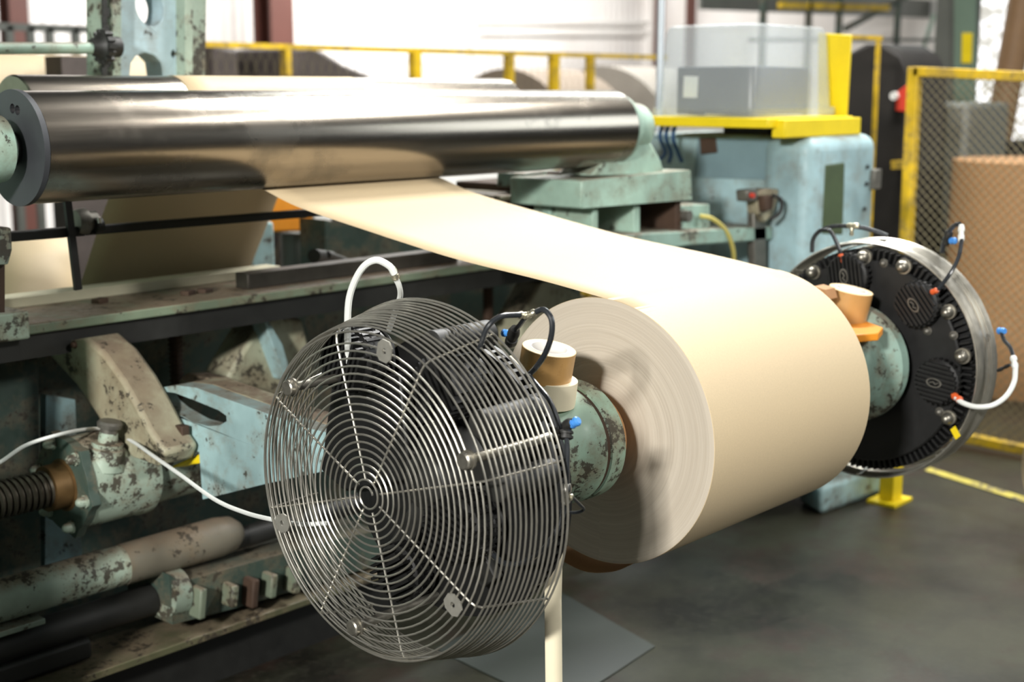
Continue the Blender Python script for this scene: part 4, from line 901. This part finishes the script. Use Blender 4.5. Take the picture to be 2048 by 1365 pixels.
b = P(1938, 60, 'X', 9.5); MB().box((9.5, b.y, 0), (9.7, a.y, 4.2)).build('column_body', M['greycab'], ec, bevel=0.02)
MB().prism([P(x, y, 'X', 9.46) for x, y in ((1908, -60), (1950, -60), (1948, 220), (1908, 220))], (0.04, 0, 0)).build('green_door', plain('grey_green_door', srgb(108, 128, 112), 0.5, 0, 0.12, 4), ec)
MB().prism([P(x, y, 'X', 9.45) for x, y in ((1924, 66), (1944, 66), (1942, 126), (1923, 126))], (0.01, 0, 0)).build('yellow_label', M['yellow'], ec)
bd = thing('brown_duct', 'brown slanting duct at the upper right corner behind the mesh gate', 'duct', P(1990, 300, 'X', 8.6))
MB().cyl(P(1990, 310, 'X', 8.6), P(2056, -60, 'X', 8.6), 0.085, 24).build('duct_tube', M['brownduct'], bd)
MB().box(P(1985, 330, 'X', 8.5), P(2080, 280, 'X', 8.9)).build('duct_base', M['darkiron'], bd)
y2 = thing('yellow_barrier', 'thin yellow barrier frame behind the tote in front of a black machine', 'barrier', P(1755, 330, 'X', 6.2))
MB().bar(P(1700, 74, 'X', 6.2), P(1764, 76, 'X', 6.2), 0.018, 0.02).build('frame_bar', M['yellow2'], y2)
q = P(1757, 74, 'X', 6.2); MB().box((6.19, q.y-0.009, 0), (6.21, q.y+0.009, q.z)).build('frame_bar', M['yellow2'], y2)
bm_ = thing('black_machine', 'sooty black machine with a rounded top behind the thin yellow frame', 'machine', (7.2, 3.4, 0))
a = P(1690, 200, 'X', 7.0); b = P(1812, 200, 'X', 7.0); zt_ = P(1750, 88, 'X', 7.0).z
prof_ = [(a.y, 0), (b.y, 0), (b.y, zt_-0.16), (b.y+0.06, zt_-0.05), (b.y+0.15, zt_), (a.y-0.1, zt_), (a.y, zt_-0.05)]
MB().prism([V((7.0, y, z)) for y, z in prof_], (0.5, 0, 0)).build('machine_body', M['darkiron'], bm_, bevel=0.02)
MB().prism([P(x, y, 'X', 6.97) for x, y in ((1792, 185), (1815, 168), (1815, 225), (1790, 222))], (0.03, 0, 0)).build('red_guard', M['red'], bm_, bevel=0.006)
p = P(1787, 192, 'X', 6.95); MB().cyl(p, p+V((0.05, 0, 0)), 0.022, 16).build('white_dial', M['white'], bm_)
MB().prism([P(x, y, 'X', 6.9) for x, y in ((1782, 322), (1816, 322), (1816, 338), (1782, 338))], (0.1, 0, 0)).build('yellow_step', M['yellow2'], bm_)
# overhead yellow rail and dark braces, far back right of the column
br = thing('rear_gantry', 'dark steel gantry with a yellow rail, far behind the clear tote', 'gantry', (10, 6, 0))
GY = 8.0
MB().bar(P(1560, 10, 'Y', GY), P(1775, 16, 'Y', GY), 0.06, 0.07).build('yellow_rail', M['yellow2'], br)
for x in (1526, 1617, 1678, 1795):
    a = P(x, 40, 'Y', GY); MB().box((a.x-0.03, GY-0.03, 0), (a.x+0.03, GY+0.03, 3.2)).build('gantry_post', M['darkgreen'], br)
MB().bar(P(1690, 58, 'Y', GY), P(1835, -20, 'Y', GY), 0.05, 0.06).build('brace', M['darkgreen'], br)
MB().bar(P(1836, 130, 'Y', GY), P(1868, 30, 'Y', GY), 0.04, 0.04).build('brace', M['green'], br)
MB().bar(P(1500, 80, 'Y', GY), P(1900, 80, 'Y', GY), 0.04, 0.04).build('cross_rail', M['darkgreen'], br)
MB().bar(P(1400, -4, 'Y', GY+1), P(1900, 20, 'Y', GY+1), 0.04, 0.25).build('duct_run', M['greycab'], br)

# dark shapes behind the fence
def lump(name, label, cat, prof2, Y, d, mat):
    q = [P(x, y, 'Y', Y) for x, y in prof2[:-2]]; q += [V((q[-1].x, Y, 0)), V((q[0].x, Y, 0))]; t = MB().prism(q, (0, d, 0)).build(name, mat, bevel=0.03); tag(t, label, cat); return t
lump('covered_machine', 'dark low machine behind the yellow fence, right of the blue casting', 'machine', ((425, 92), (475, 96), (482, 180), (425, 180)), 7.6, 0.6, M['soot2'])
lump('conveyor', 'dark sloping conveyor behind the yellow fence, above the rear roller', 'conveyor', ((582, 100), (615, 94), (650, 104), (690, 130), (745, 152), (745, 190), (582, 190)), 7.6, 0.7, M['soot2'])
ps = thing('paper_roll', 'grey-brown paper roll lying behind the mesh fence, right of the conveyor', 'paper roll', (9, 8.4, 0))
c = P(1080, 190, 'Y', 8.4); MB().lathe((c.x-0.5, 8.4, 0.9), (1, 0, 0), [(0, 0.05), (0, 0.88), (0.9, 0.88), (0.9, 0.05)], 48, False).build('wound_paper', plain('grey_brown_paper', srgb(150, 134, 118), 0.8, 0, 0.1, 6), ps)
ps2 = thing('paper_roll', 'pale grey paper roll lying behind the mesh fence, beside the clear tote', 'paper roll', (10.5, 8.4, 0))
c = P(1245, 190, 'Y', 8.4); MB().lathe((c.x-0.35, 8.4, 0.92), (1, 0, 0), [(0, 0.05), (0, 0.9), (1.0, 0.9), (1.0, 0.05)], 48, False).build('wound_paper', plain('pale_grey_paper', srgb(172, 164, 154), 0.8, 0, 0.1, 6), ps2)
# left background: railing
rl = thing('hand_railing', 'pale grey railing in the left background above the green pipe', 'railing', (4, 9, 0))
a = P(-40, 50, 'Y', 9.0); b = P(205, 52, 'Y', 9.0)
MB().box((a.x, 8.98, a.z-0.03), (b.x, 9.02, a.z+0.02)).build('top_rail', M['greycab'], rl)
for x in (18, 60, 98, 150): p = P(x, 60, 'Y', 9.0); MB().box((p.x-0.025, 8.98, 0), (p.x+0.025, 9.02, a.z)).build('post', M['greycab'], rl)
# roll standing on the floor at the right edge
er = thing('paper_roll', 'tan kraft roll just entering the frame at the lower right edge', 'paper roll', P(2100, 1150, 'Z', 0))
c = P(2196, 952, 'Z', 0.27)
m = MB(); m.lathe((c.x, c.y, 0.27), (1, 0, 0), [(0, 0.05), (0, 0.27), (0.5, 0.27), (0.5, 0.05)], 64, False); m.build('wound_paper', M['kraft'], er)
